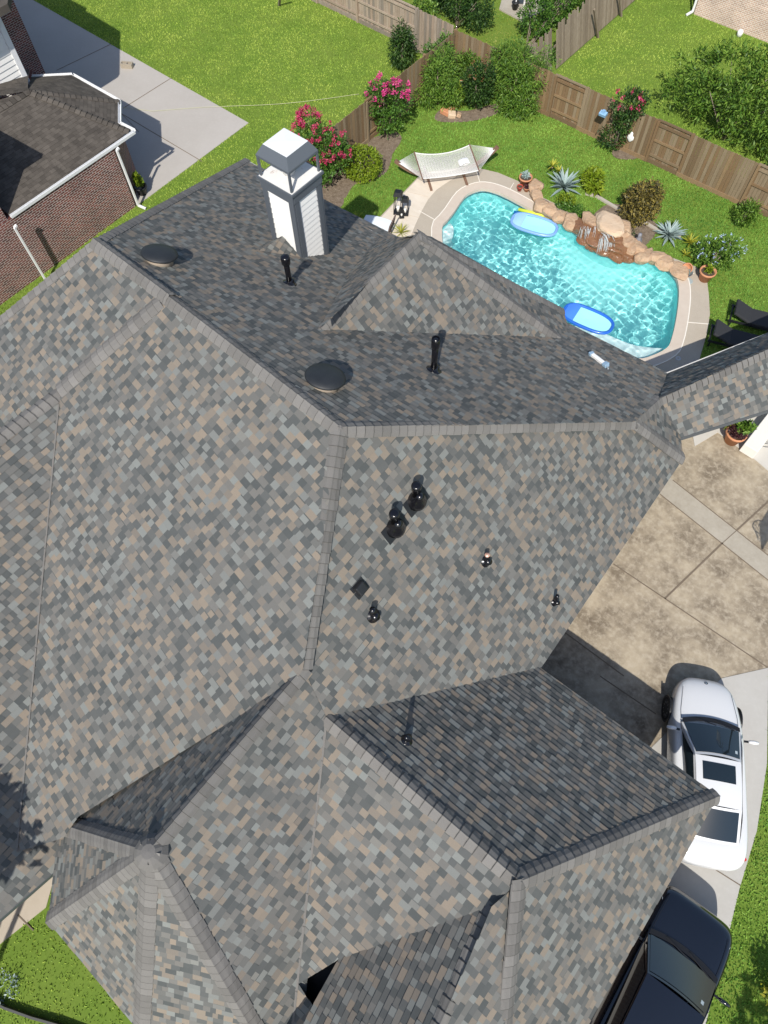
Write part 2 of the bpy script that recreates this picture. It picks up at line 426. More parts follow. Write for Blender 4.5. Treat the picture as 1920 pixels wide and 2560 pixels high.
# --- garage wing
roof('K', [K0, hit(690, 1540, FK), hit(1160, 1434, FK), hit(1167, 1443, FK), KNE, KA], 10, FK)
R4 = hit(1062, 1958, FN); R4e = at(950, 2212, R4.z); R4f = R4 + (R4e - R4) * 1.8
QV = hit(732, 2072, FN); QE = hit(645, 2125, FN); QG = hit(680, 2166, plane(R4, R4e, QV))
SEh = hit(1090, 2212, FM); SEf = KA + (SEh - KA) * 1.55
KSEf = KSE + V((0, -.9, 0))
roof('M', [KA, KNE, KSE, KSEf, SEf], 11, FM)
FQ = plane(R4, R4e, QV)
Qb = QG + (R4f - R4) * 1.0
roof('Q', [R4, hit(1040, 1960, FQ), QV, QG, Qb, R4f], 12, FQ, udir=R4e - R4)
roof('N', [KA, K0, hit(680, 1600, FN), hit(630, 2212, FN), hit(630, 2330, FN), hit(690, 2330, FN), hit(676, 2172, FN), QE, QV, hit(760, 2090, FN), hit(1075, 1975, FN), R4], 13, FN)
roof('S', [R4, R4f, SEf, KA], 14, udir=KSE - KNE)
# --- breezeway gable running off the chamfered corner
BR = at(1659, 757, P3b.z); BRf = P3b + (BR - P3b) * 1.9
BS0 = at(1470, 945, 2.75); BS1 = at(1659, 885, 2.75); BS1 = BS0 + (BS1 - BS0) * 1.9
BN1 = at(1659, 720, EV1.z); BN1 = EV1 + (BN1 - EV1) * 1.9
roof('BS', [P3b, BS0, BS1, BRf], 15, udir=BR - P3b)
roof('BN', [P3b, BRf, BN1, EV1], 16, udir=BR - P3b)
roof('F3b', [P3, P3b, BS0, C3], 17)
# --- pool bay: ridge with half octagon end
GL = hit(690, 712, F1); GA = at(905, 508, GL.z); GC1 = at(1243, 757, 2.9); GC2 = at(1215, 670, 2.9)
FT = plane(GL, GA, GC1)
GR = hit(1215, 748, F1)
roof('T', [GL, GA, GC1, GR, hit(1215, 765, FT), hit(690, 725, FT)], 18, FT)
roof('S1', [GA, GC2, GC1], 19)
mir = lambda p: V((2 * GA.x - p.x, p.y, p.z))
roof('S2', [GA, mir(GC2), GC2], 20)
roof('S3', [GA, mir(GC1), mir(GC2)], 21)
GLe = hit(803, 500, F1)
roof('S4', [GL, GLe, mir(GC1), GA], 22, udir=GA - GL)
# hidden west hip end
roof('W', [P1, NW, SW], 23)
dn_ = lambda x, y: V((x, y, 1)).normalized()
def cap(a, b, na, nb, seed, **k):
    lo, hi = (a, b) if a.z < b.z - .05 else (b, a)
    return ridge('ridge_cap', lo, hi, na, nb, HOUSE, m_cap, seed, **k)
f = faces
PM = P1 + (P2 - P1) * .315
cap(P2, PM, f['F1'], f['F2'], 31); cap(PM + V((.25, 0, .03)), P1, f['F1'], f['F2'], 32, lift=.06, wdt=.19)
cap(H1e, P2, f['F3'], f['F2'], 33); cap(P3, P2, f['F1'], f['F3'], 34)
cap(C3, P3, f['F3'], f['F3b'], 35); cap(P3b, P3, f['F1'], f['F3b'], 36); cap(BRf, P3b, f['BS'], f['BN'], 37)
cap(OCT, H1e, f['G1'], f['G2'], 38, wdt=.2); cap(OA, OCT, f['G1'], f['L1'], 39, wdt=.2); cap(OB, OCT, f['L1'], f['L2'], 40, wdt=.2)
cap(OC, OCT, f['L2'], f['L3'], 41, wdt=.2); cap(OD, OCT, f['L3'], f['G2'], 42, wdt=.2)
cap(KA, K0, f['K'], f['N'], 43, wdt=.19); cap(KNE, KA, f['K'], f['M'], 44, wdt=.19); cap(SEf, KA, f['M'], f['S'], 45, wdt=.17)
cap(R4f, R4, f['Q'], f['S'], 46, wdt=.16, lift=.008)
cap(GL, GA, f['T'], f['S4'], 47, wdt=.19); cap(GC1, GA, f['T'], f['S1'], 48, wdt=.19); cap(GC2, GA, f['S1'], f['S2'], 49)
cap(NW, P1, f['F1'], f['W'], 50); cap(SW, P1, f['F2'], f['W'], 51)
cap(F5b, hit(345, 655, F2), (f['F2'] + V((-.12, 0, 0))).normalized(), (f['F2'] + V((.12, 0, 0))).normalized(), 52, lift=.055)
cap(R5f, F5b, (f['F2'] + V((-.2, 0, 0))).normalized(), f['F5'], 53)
mb = MB(); mb.lathe([(.001, .05), (.12, .035), (.22, -.04), (.30, -.14)], 12, OCT + V((0, 0, .02)), cap=False); H('ridge_cap', mb, m_cap)
for q in ((-1.0, 16.6), (.4, 18.9), (1.7, 21.0)): mb = MB(); mb.box((q[0], q[1], 1.25), (.16, .16, 2.5)); H('porch_post', mb, m_white)
for va, vb, pl_ in ((F5b, V2e, F2), (K0, VNe, FN)):          # cut valley edges
    va = va + (vb - va) * .03; nn_ = pl_[0]; mb = MB(); dd = (vb - va).normalized(); ss = dd.cross(nn_).normalized()
    k_ = 9
    for i in range(k_):
        p, q = va + (vb - va) * (i / k_), va + (vb - va) * ((i + .985) / k_)
        for o0, o1, r_ in ((-.045, .045, .5), (.045, .058, -1.4)):  # gray strip, then a thin shadow line put into the colour
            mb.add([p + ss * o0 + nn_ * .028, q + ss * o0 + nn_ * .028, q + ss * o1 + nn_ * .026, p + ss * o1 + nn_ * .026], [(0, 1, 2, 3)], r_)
    H('valley_strip', mb, m_cap)
# gray step flashing / valley trims, eave trim, walls
mb = MB()
for a, b in ((NW, EV0), (EV0, GLe), (GC1, EV1), (EV1, BN1), (BS1, BS0), (C3, CV), (CV, KNE), (KNE, KSEf), (OA, OB), (OB, OC), (OC, OD), (F5e0, F5e1), (NW, SW), (mir(GC1), mir(GC2)), (GC1, GC2)):
    mb = MB(); mb.bar(a - V((0, 0, .1)), b - V((0, 0, .1)), .03, .17); H('fascia', mb, m_fascia)
mb = MB()
for a, b in ((NW, EV0), (EV0, GLe), (GC1, EV1), (EV1, BN1)):
    o_ = V((0, .03, 0)); mb = MB(); mb.bar(a + o_ - V((0, 0, .035)), b + o_ - V((0, 0, .035)), .03, .05); H('drip_edge', mb, m_drip)
def inset(poly, d): 
    c = sum((V((p.x, p.y, 0)) for p in poly), V((0, 0, 0))) / len(poly)
    return [(p.x + (c.x - p.x) / max((c - V((p.x, p.y, 0))).length, .1) * d, p.y + (c.y - p.y) / max((c - V((p.x, p.y, 0))).length, .1) * d) for p in poly]
mb = MB()
mb.prism([(-17.9, -2.4), (-17.9, 13.2), (-3.0, 13.6), (-.8, 11.9), (-.7, 5.2), (4.1, 5.2), (4.1, -1.0), (2.2, -1.0), (2.2, -3.4), (-1.2, -3.6), (-2.4, -4.9), (-4.7, -4.9), (-5.8, -3.7), (-6.6, -2.6)], 0, 2.6)
mb.prism([(-10.6, 12.5), (-10.2, 14.6), (-7.0, 14.8), (-5.9, 14.0), (-6.2, 12.5)], 0, 2.6)
mb.prism([(-20, -12), (-20, -2), (-7.5, -2.3), (-7.5, -12)], 0, 2.5)
H('wall', mb, m_ourbrick)
# attic gap between the garage slope and its front gable, its deep shade painted black
mb = MB(); g0 = [hit(735, 2070, FN), hit(640, 2128, FN), hit(672, 2180, FN), hit(700, 2160, FN)]
mb.add([p + V((0, 0, -.45)) for p in g0] , [(0, 1, 2, 3)])
for i in range(4):
    a, b = g0[i], g0[(i + 1) % 4]; mb.add([a + V((0, 0, -.02)), b + V((0, 0, -.02)), b + V((0, 0, -.45)), a + V((0, 0, -.45))], [(0, 1, 2, 3)])
H('roof_gap', mb, m_dark)

# ================================================================== ROOF FITTINGS
def on(px, py, pl): return hit(px, py, pl)
def vent_pipe(px, py, pl, h, r, label, head=None, boot=True, group=None, copper=False):
    b = on(px, py, pl); t = thing('vent_pipe', label, 'vent pipe', b, 0, group); n = pl[0]
    rot = V((0, 0, 1)).rotation_difference(n).to_matrix()
    fl = MB(); fl.lathe([(r * 2.6, .004), (r * 2.5, .02), (r * 1.7, .035), (r * 1.45, .09), (r * 1.15, .15)], 20, (0, 0, 0), m=rot); fl.build('flashing_boot', m_black, t, smooth=True)
    p = MB(); p.lathe([(r, -.1), (r, h)], 18); p.build('pipe', m_black, t, smooth=True, bevel=0)
    if head == 'cap':
        c = MB(); c.lathe([(r * 1.05, h - .22), (r * 1.55, h - .19), (r * 1.62, h - .05), (r * 1.5, h + .01), (r * 1.1, h + .03), (.001, h + .035)], 22); c.build('rain_cap', m_black, t, smooth=True)
    elif head == 'open':
        c = MB(); c.lathe([(r * 1.02, h - .3), (r * 1.3, h - .26), (r * 1.3, h), (r * 1.08, h + .01), (r * 1.08, h - .08), (.001, h - .08)], 22, cap=False); c.build('pipe_collar', m_black, t, smooth=True)
    elif head == 'copper':
        c = MB(); c.lathe([(r * 1.02, h - .02), (r * 1.02, h + .012), (.001, h + .02)], 18); c.build('pipe_end', M('copper_end', (.75, .45, .34), .35, metal=.4), t, smooth=True)
    return t
vent_pipe(626, 612, F1, .86, .072, 'black metal roof pipe with fat rain cap standing just below the chimney', 'cap')
vent_pipe(937, 800, F1, 1.1, .075, 'tall black roof pipe with open collar standing alone below the pool gable', 'open')
def double_vent(px, py, label):
    b = on(px, py, F3); t = thing('roof_vent', label, 'roof vent', b, 0, 'black plumbing vents with conical boots'); n = F3[0]
    rot = V((0, 0, 1)).rotation_difference(n).to_matrix()
    q = MB(); q.box((0, 0, 0), (.36, .62, .012)); q.v = [tuple(rot @ V(p) + n * .025) for p in q.v]; q.build('flashing_plate', m_blackmat, t)
    c = MB(); c.lathe([(.22, .0), (.205, .08), (.13, .2), (.085, .27), (.08, .36)], 22, n * .02, m=V((0, 0, 1)).rotation_difference((n + V((0, 0, 2))).normalized()).to_matrix()); c.build('boot', m_black, t, smooth=True)
    p = MB(); p.lathe([(.078, .2), (.078, .5), (.10, .5), (.105, .62), (.095, .66), (.06, .67), (.001, .67)], 20); p.build('pipe', m_black, t, smooth=True)
    return t
double_vent(852, 1140, 'lower left of the two black bottle shaped plumbing vents near the hip')
double_vent(898, 1082, 'upper right of the two black bottle shaped plumbing vents near the hip')
vent_pipe(806, 1330, F3, .38, .06, 'short black pipe vent beside the square black vent', None)
vent_pipe(1049, 1212, F3, .34, .056, 'black vent pipe with a bare copper coloured end', 'copper')
vent_pipe(1197, 1300, F3, .42, .045, 'thin black pipe vent closest to the driveway eave', None)
vent_pipe(878, 1600, FK, .42, .05, 'black pipe vent alone on the shaded garage slope', None)
# square flat vent
b = on(776, 1270, F3); t = thing('roof_vent', 'small square black box vent lying on the sunlit driveway slope', 'roof vent', b); n = F3[0]
_, u_, v_ = frame([P2, C3, CV]); mm = Matrix((u_, v_, n)).transposed()
q = MB(); q.box((0, 0, .012), (.34, .34, .02)); q.v = [tuple(mm @ V(p)) for p in q.v]; q.build('flashing_plate', m_blackmat, t)
q = MB(); q.box((0, 0, .07), (.25, .25, .1)); q.v = [tuple(mm @ V((p[0] * (.86 if p[2] > .1 else 1), p[1] * (.86 if p[2] > .1 else 1), p[2]))) for p in q.v]; q.build('hood', m_blackmat, t, bevel=.02)
# two mushroom power vents
def dome_vent(px, py, label):
    b = on(px, py, F1); t = thing('attic_fan', label, 'roof fan', b, 0, 'black dome attic fans on the pool slope'); n = F1[0]
    ax = (n * 1.0 + V((0, 0, .6))).normalized(); rot = V((0, 0, 1)).rotation_difference(ax).to_matrix()
    q = MB(); q.lathe([(.31, .0), (.30, .16), (.27, .2)], 26, (0, 0, 0), m=rot); q.build('base_collar', M('tan_collar', (.35, .29, .23), .6), t, smooth=True)
    q = MB(); q.lathe([(.36, .18), (.415, .19), (.42, .215), (.40, .245), (.32, .285), (.18, .312), (.001, .32)], 32, (0, 0, 0), m=rot); q.build('dome', M('fan_dome', (.013, .015, .018), .6, noise=(3, .6, (.03, .034, .038))), t, smooth=True)
    return t
dome_vent(345, 566, 'black dome attic fan near the far left end of the ridge')
dome_vent(700, 832, 'black dome attic fan beside the middle of the ridge')
# white gutter elbow left lying on the slope
a, b = on(1277, 771, F1), on(1302, 790, F1); n = F1[0]; t = thing('downspout_piece', 'loose white downspout elbow piece lying on pool side roof slope', 'downspout', (a + b) / 2)
c0 = (a + b) / 2; d_ = (b - a).normalized(); sd_ = d_.cross(n)
q = MB(); q.bar(a - c0 + n * .07, b - c0 + n * .07, .11, .1); q.build('pipe', m_white, t, bevel=.015)
m_bge = M('blue_gray_end', (.26, .38, .50), .4); q = MB(); q.bar(a - c0 + n * .07 - d_ * .1 - sd_ * .02, a - c0 + n * .06, .14, .12); q.build('pipe_end', m_bge, t, bevel=.01); q = MB(); q.bar(b - c0 + n * .06, b - c0 + n * .08 + d_ * .14, .16, .13); q.build('pipe_end', m_bge, t, bevel=.01)
q = MB(); q.add([p for p in (b - c0 + n * .02 + d_ * .12 - sd_ * .1, b - c0 + n * .1 + d_ * .12 + sd_ * .02, b - c0 + n * .03 + d_ * .27 + sd_ * .09, b - c0 + n * .02 + d_ * .22 - sd_ * .03)], [(0, 1, 2, 3)]); q.bar(b - c0 + n * .03 - sd_ * .12, b - c0 + n * .05 - d_ * .05 - sd_ * .05, .09, .03); q.build('flap', m_white, t)
b = on(1252, 757, F1); q = MB()
for i, (dx, dy) in enumerate(((0, 0), (.1, -.05), (.2, -.12))): q.add([V((dx - .06, dy + .05, .02)), V((dx + .08, dy - .02, .02)), V((dx + .1, dy - .08, .05)), V((dx - .03, dy + .0, .06))], [(0, 1, 2, 3)])
o = q.build('torn_flashing', m_dark); o.location = b; tag(o, 'torn black flashing scrap at the foot of the pool gable', 'flashing')

# chimney -------------------------------------------------------------
CB = on(760 * .8641, 641 * .8641, F1)          # front corner on the slope
cx0, cx1, cy0, cy1 = -12.66, -11.62, 10.2, 11.2; ct = 7.72
CH = thing('chimney', 'tall white sided chimney with gray corner trim and metal shroud', 'chimney', ((cx0 + cx1) / 2, (cy0 + cy1) / 2, 4.6))
W_ = lambda nm, mb, m, **k: mb.build(nm, m, CH, world=True, **k)
mb = MB()
zz = 4.4
while zz < ct - .02:                             # lap siding, each board tilted out at its foot
    z1 = min(zz + .165, ct); o_ = .022
    mb.add([(cx0 - o_, cy0 - o_, zz), (cx1 + o_, cy0 - o_, zz), (cx1 + o_, cy1 + o_, zz), (cx0 - o_, cy1 + o_, zz), (cx0, cy0, z1), (cx1, cy0, z1), (cx1, cy1, z1), (cx0, cy1, z1), (cx0, cy0, zz), (cx1, cy0, zz), (cx1, cy1, zz), (cx0, cy1, zz)],
           [(0, 1, 5, 4), (1, 2, 6, 5), (2, 3, 7, 6), (3, 0, 4, 7), (0, 8, 9, 1), (1, 9, 10, 2), (2, 10, 11, 3), (3, 11, 8, 0)], .5); zz += .165
W_('siding', mb, m_whitesid)
mb = MB(); tw = .17
for x, sx in ((cx0, 1), (cx1, -1)):
    for y, sy in ((cy0, 1), (cy1, -1)):
        mb.box((x + sx * (tw / 2 - .03), y - sy * .02, (4.3 + ct) / 2), (tw, .05, ct - 4.3)); mb.box((x - sx * .022, y + sy * (tw / 2 + .004), (4.3 + ct) / 2), (.05, tw - .02, ct - 4.31))
mb.box(((cx0 + cx1) / 2, cy0 - .035, ct - .14), (cx1 - cx0 + .1, .05, .26)); mb.box(((cx0 + cx1) / 2, cy1 + .035, ct - .14), (cx1 - cx0 + .1, .05, .26))
mb.box((cx0 - .037, (cy0 + cy1) / 2, ct - .14), (.05, cy1 - cy0 + .02, .255)); mb.box((cx1 + .037, (cy0 + cy1) / 2, ct - .14), (.05, cy1 - cy0 + .02, .255))
mb.box(((cx0 + cx1) / 2, (cy0 + cy1) / 2, ct + .02), (cx1 - cx0 + .2, cy1 - cy0 + .2, .07))
W_('corner_trim', mb, m_chim)
mb = MB(); mb.box(((cx0 + cx1) / 2, (cy0 + cy1) / 2, ct + .06), (cx1 - cx0 + .12, cy1 - cy0 + .12, .02)); W_('chase_pan', mb, m_rustpan)
mb = MB(); mb.lathe([(.17, 0), (.17, .3), (.23, .31), (.24, .40), (.2, .43), (.001, .44)], 24, ((cx0 + cx1) / 2 - .05, (cy0 + cy1) / 2 + .02, ct + .07)); W_('flue_pipe', mb, m_galv, smooth=True)
mb = MB(); st = ct + .62
ex, ey = (cx1 - cx0) / 2 + .04, (cy1 - cy0) / 2 + .04; mx, my = (cx0 + cx1) / 2, (cy0 + cy1) / 2
for a in (-1, 1):
    for b_ in (-1, 1): mb = MB(); mb.box((mx + a * (ex - .03), my + b_ * (ey - .03), (ct + st) / 2 + .03), (.055, .055, st - ct)); W_('shroud_post', mb, m_chim)
mb = MB(); s1 = .72
lo = [(mx - ex, my - ey), (mx + ex, my - ey), (mx + ex, my + ey), (mx - ex, my + ey)]
hi = [(mx + (p[0] - mx) * s1, my + (p[1] - my) * s1) for p in lo]
mb.add([(*p, st - .02) for p in lo] + [(*p, st + .04) for p in lo] + [(*p, st + .30) for p in hi], [(i, (i + 1) % 4, 4 + (i + 1) % 4, 4 + i) for i in range(4)] + [(4 + i, 4 + (i + 1) % 4, 8 + (i + 1) % 4, 8 + i) for i in range(4)], .5)
W_('shroud_hood', mb, m_chim)
mb = MB(); mb.add([(*p, st + .303) for p in hi] + [(mx, my, st + .33)], [(0, 1, 4), (1, 2, 4), (2, 3, 4), (3, 0, 4)], .5); W_('shroud_top', mb, m_galv)
# cricket behind the chimney
cr0 = on(597, 512, F1); cra = on(640, 522, F1)
CRt = V((cx0 + .35, cy0 - .02, cra.z + .62)); q0 = on(583, 540, F1); q1 = on(640, 555, F1); q2 = on(590, 516, F1)
zc = F1; bz = lambda x, y: (F1[1] - F1[0].x * x - F1[0].y * y) / F1[0].z
top_ = V((cx0 + .42, cy0 - .03, bz(cx0 + .42, cy0) + .42)); ft = V((cx0 + .42, cy0 - .95, bz(cx0 + .42, cy0 - .95) + .02))
lf = V((cx0 - .08, cy0 - .02, bz(cx0 - .08, cy0) + .02)); rg = V((cx1 - .02, cy0 - .03, bz(cx1, cy0) + .02))
shingles('cricket', [top_, lf, ft], CH, m_shingle, 71); shingles('cricket', [top_, ft, rg], CH, m_shingle, 72)

# ================================================================== GROUND, PAVING, POOL
def G(*pts): return [at(*p, 0.0) for p in pts]
pool_px = [(952.5, 499), (965, 480), (979, 462.6), (1002.6, 429), (1026, 416), (1046, 413), (1072, 419), (1099, 431), (1123, 444), (1152, 459), (1196, 472), (1222, 488), (1242, 504), (1273, 532), (1306, 551), (1339, 559.5), (1389, 562.5), (1423, 572), (1449, 592), (1463, 612), (1466, 646), (1460, 696), (1450, 739), (1439, 759), (1406, 776), (1373, 782)]
WL = -.10
POOL = [at(*p, WL) for p in pool_px] + [V((-4.6, 17.35, 0)), V((-6.0, 16.75, 0)), V((-8.0, 16.5, 0)), V((-10.0, 16.8, 0)), V((-11.8, 17.6, 0))]
def smooth_poly(P, k=4):
    out = []; n = len(P)
    for i in range(n):
        p0, p1, p2, p3 = (V((P[(i + d) % n][0], P[(i + d) % n][1], 0)) for d in (-1, 0, 1, 2))
        for j in range(k):
            t = j / k; out.append(.5 * ((2 * p1) + (p2 - p0) * t + (2 * p0 - 5 * p1 + 4 * p2 - p3) * t * t + (3 * p1 - p0 - 3 * p2 + p3) * t ** 3))
    return out
POOL = smooth_poly(POOL, 3)
def area(P): return sum(P[i][0] * P[(i + 1) % len(P)][1] - P[(i + 1) % len(P)][0] * P[i][1] for i in range(len(P))) / 2
if area(POOL) < 0: POOL.reverse()
def offset(P, d):
    n = len(P); o = []
    for i in range(n):
        a, b = P[i - 1], P[(i + 1) % n]; t = V((b[0] - a[0], b[1] - a[1], 0)).normalized(); o.append(V((P[i][0] + t.y * d, P[i][1] - t.x * d, 0)))
    return o
COP = offset(POOL, .36)
def sheet(name, outer, z, mat, holes=(), thick=None, kind='structure'):
    polys = [[V((p[0], p[1], 0)) for p in outer]] + [[V((p[0], p[1], 0)) for p in h] for h in holes]
    allp = [p for q in polys for p in q]
    tri = geometry.tessellate_polygon(polys); mb = MB(); mb.add([(p.x, p.y, z) for p in allp], tri, .5)
    if thick:
        for q in polys:
            n = len(q); mb.add([(p.x, p.y, z) for p in q] + [(p.x, p.y, z - thick) for p in q], [(i, (i + 1) % n, n + (i + 1) % n, n + i) for i in range(n)], .5)
    o = mb.build(name, mat); bm = bmesh.new(); bm.from_mesh(o.data); bmesh.ops.recalc_face_normals(bm, faces=bm.faces)
    bm.to_mesh(o.data); bm.free()
    if kind: o['kind'] = kind
    return o
m_soil = M('lawn_soil', (.12, .20, .028), .95, spec=.1, noise=(.55, .65, (.20, .25, .05)), noise2=(9, .4, (.08, .14, .022)))
m_bed = M('mulch', (.16, .12, .085), .95, spec=.1, noise=(6, .8, (.36, .29, .22)), noise2=(30, .6, (.06, .045, .03)), bump=(25, .8, .03))
m_aggr = M('aggregate', (.45, .39, .31), .85, noise=(60, .6, (.28, .24, .195)), noise2=(2.2, .3, (.49, .44, .36)), bump=(90, .4, .006))
m_coping = M('coping', (.55, .475, .395), .75, noise=(3, .5, (.46, .38, .305)), bump=(40, .15, .005))
m_trav = M('travertine', (.68, .61, .51), .7, noise=(2.0, .6, (.54, .44, .33)), noise2=(14, .2, (.72, .67, .6)), stretch=(.5, 1.8, 1))
m_grout = M('grout', (.74, .70, .62), .8)
m_drive = M('stained_concrete', (.39, .325, .232), .8, noise=(.9, .95, (.130, .100, .068), .38, .66), noise2=(6, .6, (.46, .395, .30), .46, .64), bump=(60, .2, .005))
m_drive2 = M('clean_concrete', (.44, .425, .395), .8, noise=(.9, .6, (.37, .35, .315)), noise2=(9, .3, (.50, .485, .455), .5, .75), bump=(60, .2, .004))
m_drive3 = M('pale_strip', (.39, .35, .28), .8, noise=(1.6, .8, (.27, .235, .18)), noise2=(10, .35, (.46, .42, .36)))
m_conc = M('driveway_concrete', (.425, .395, .36), .8, noise=(.45, .7, (.36, .33, .295)), noise2=(9, .3, (.48, .45, .41), .5, .75), bump=(60, .2, .004))
m_joint = M('joint', (.15, .115, .08), .9, noise=(2, .5, (.2, .16, .12)))
m_plaster = M('pool_plaster', (.40, .93, .90), .8, noise=(.7, .3, (.34, .90, .88)))
m_shelf = M('pool_shelf', (.74, .86, .85), .8, noise=(6, .3, (.64, .82, .83)))
m_tile = M('waterline_tile', (.12, .26, .30), .3, noise=(14, .9, (.30, .42, .44)))

DECK = G((802, 489), (912, 374), (985, 364), (1026, 362), (1076, 374), (1119, 392), (1152, 418)) + [V((-9.9, 22.75, 0)), V((-9.1, 22.55, 0)), V((-8.3, 22.1, 0)), V((-7.3, 22.25, 0)), V((-6.3, 22.75, 0)), V((-5.2, 22.95, 0))] + G((1503, 577), (1526, 600), (1531, 640), (1533, 679), (1528, 716), (1511, 776)) + [V((-2.0, 17.0, 0)), V((-.9, 14.2, 0)), V((-.9, 12.5, 0)), V((-17.0, 12.5, 0)), V((-17.0, 15.2, 0))]
ground = sheet('ground', [(-140, -60), (80, -60), (80, 140), (-140, 140)], 0.0, m_soil, [offset(POOL, .05)])
deck = sheet('pool_deck', DECK, .024, m_aggr, [offset(COP, -.03)], .2)
coping = sheet('pool_coping', COP, .05, m_coping, [offset(POOL, -.04)], .12)
# pale grout seam between coping and deck, slab seams
mb = MB(); c2 = offset(COP, .015)
for i in range(len(c2)): mb.bar((c2[i][0], c2[i][1], .044), (c2[(i + 1) % len(c2)][0], c2[(i + 1) % len(c2)][1], .044), .035, .02)
for a, b in (((1460, 694), (1532, 700)), ((1473, 600), (1500, 590)), ((905, 455), (945, 478)), ((1030, 372), (1040, 405)), ((1110, 395), (1096, 418)), ((1475, 790), (1500, 815))):
    a, b = at(*a, .026), at(*b, .026); mb.bar(a, b, .025, .012)
struct(mb.build('pool_deck_seams', m_grout))
trav = sheet('patio', G((806, 489), (913, 376), (986, 366), (984, 384), (962, 398), (942, 412), (925, 432), (912, 455), (898, 485), (886, 515), (870, 560), (815, 560)), .030, m_trav)
mb = MB(); a, b = at(868, 430, .032), at(905, 458, .032)
for a, b in (((880, 414), (928, 426)), ((842, 456), (906, 470)), ((815, 486), (893, 505))):
    mb.bar(at(*a, .031), at(*b, .031), .02, .006)
struct(mb.build('patio_seams', M('seam', (.55, .46, .36), .9)))
# pool shell
mb = MB(); n = len(POOL); PI2 = offset(POOL, -.02); PB = offset(POOL, -.3)
mb.add([(p.x, p.y, .0) for p in PI2] + [(p.x, p.y, -.9) for p in PI2] + [(p.x, p.y, -1.25) for p in PB], [(i, (i + 1) % n, n + (i + 1) % n, n + i) for i in range(n)] + [(n + i, n + (i + 1) % n, 2 * n + (i + 1) % n, 2 * n + i) for i in range(n)], .5)
mb.add([(p.x, p.y, -1.25) for p in PB], geometry.tessellate_polygon([[V((p.x, p.y, 0)) for p in PB]]), .5)
shell = mb.build('pool_basin', m_plaster); shell['kind'] = 'structure'
mb = MB(); mb.add([(p.x, p.y, .02) for p in offset(POOL, -.03)] + [(p.x, p.y, -.20) for p in offset(POOL, -.03)], [(i, (i + 1) % n, n + (i + 1) % n, n + i) for i in range(n)], .5)
struct(mb.build('waterline_tile', m_tile))
SHELF = [at(*p, -.35) for p in ((1206, 716), (1228, 710), (1250, 707), (1272, 713), (1300, 722), (1330, 736), (1362, 748), (1395, 754), (1432, 757))] + [V((-3.6, 17.5, 0)), V((-4.7, 17.35, 0)), V((-6.0, 16.8, 0)), V((-7.3, 16.6, 0))]
SHELF = [V((p[0], p[1], 0)) for p in SHELF]
shelf = sheet('pool_shelf', SHELF, -.34, m_shelf, (), .9)
STEP = [V((p[0], p[1], 0)) for p in [at(*q, -.4) for q in ((948, 502), (960, 490), (974, 488), (981, 500), (976, 520), (950, 530))]]
step = sheet('pool_step', STEP, -.4, m_shelf, (), .8)
# water surface
xs = [p.x for p in POOL]; ys = [p.y for p in POOL]; dx = .035
gx = np.arange(min(xs) - .1, max(xs) + .1, dx); gy = np.arange(min(ys) - .1, max(ys) + .1, dx); XX, YY = np.meshgrid(gx, gy)
Z = np.zeros_like(XX); rg_ = np.random.default_rng(5)
# choppier in the middle, glassy sheet where the fall pours in
wf = at(1300, 560); calm = np.clip(1 - np.exp(-(((XX - wf.x) * .75 + (YY - wf.y) * .2) ** 2 + ((YY - wf.y) * .75) ** 2) / 2.4), .18, 1)
for i in range(46):
    k = 2 * math.pi / rg_.uniform(.18, .54); a = rg_.uniform(0, 2 * math.pi)
    Z += .029 / k * rg_.uniform(.5, 1.1) * np.sin(k * (XX * math.cos(a) + YY * math.sin(a)) + rg_.uniform(0, 6.28) + .8 * np.sin(XX * 1.3 + YY * .9 + i))
Z = Z * calm + WL
ny, nx = XX.shape; idx = np.arange(ny * nx).reshape(ny, nx)
F = np.stack([idx[:-1, :-1], idx[:-1, 1:], idx[1:, 1:], idx[1:, :-1]], -1).reshape(-1, 4)
cxm = XX.ravel()[F].mean(1); cym = YY.ravel()[F].mean(1); keep = inpoly(cxm, cym, offset(POOL, .03)); F = F[keep]
mw = bpy.data.materials.new('pool_water'); mw.use_nodes = True; t = mw.node_tree; t.nodes.remove(t.nodes['Principled BSDF'])
gl_ = t.nodes.new('ShaderNodeBsdfGlass'); gl_.inputs['IOR'].default_value = 1.33; gl_.inputs['Roughness'].default_value = 0; gl_.inputs['Color'].default_value = (.97, .995, 1, 1)
t.links.new(gl_.outputs[0], t.nodes['Material Output'].inputs['Surface'])
used, inv = np.unique(F, return_inverse=True)
water = npmesh('pool_water', np.stack([XX.ravel(), YY.ravel(), Z.ravel()], 1)[used], inv.reshape(F.shape), mw, smooth=True); water['kind'] = 'structure'
for o in (shell, shelf, step):
    o.cycles.is_caustics_receiver = True
water.cycles.is_caustics_caster = True

# driveways ---------------------------------------------------------------
LD0, LD1, LD2 = at(537, 266), at(307, 437), at(70, 0)
ex_ = (LD0 - at(81 * .8641, 0)).normalized(); LDRIVE = [LD0, LD0 - ex_ * 45, LD0 - ex_ * 45 + V((-.5, -12, 0)), V((-24.5, 8.0, 0)), LD1]
sheet('driveway_far', LDRIVE, .02, m_conc, (), .1)
mb = MB()
def jl(a, b, w_=.025, z=.026): a, b = at(*a, z), at(*b, z); mb.bar(a, b, w_, .006)
jl((308.6 * .8641, 270 * .8641), (428 * .8641, 194.8 * .8641), .03); jl((262, 245), (437, 349), .03); jl((122, 152), (240, 95), .03); jl((300, 285), (262, 245), .02)
struct(mb.build('driveway_far_joints', m_joint))
TAN = [V((-1.2, 4.8, 0)), V((4.83, 4.8, 0)), V((4.83, 10.6, 0)), V((4.4, 14.0, 0)), V((4.6, 20.5, 0)), V((-1.2, 20.5, 0)), V((-1.2, 14.0, 0))]
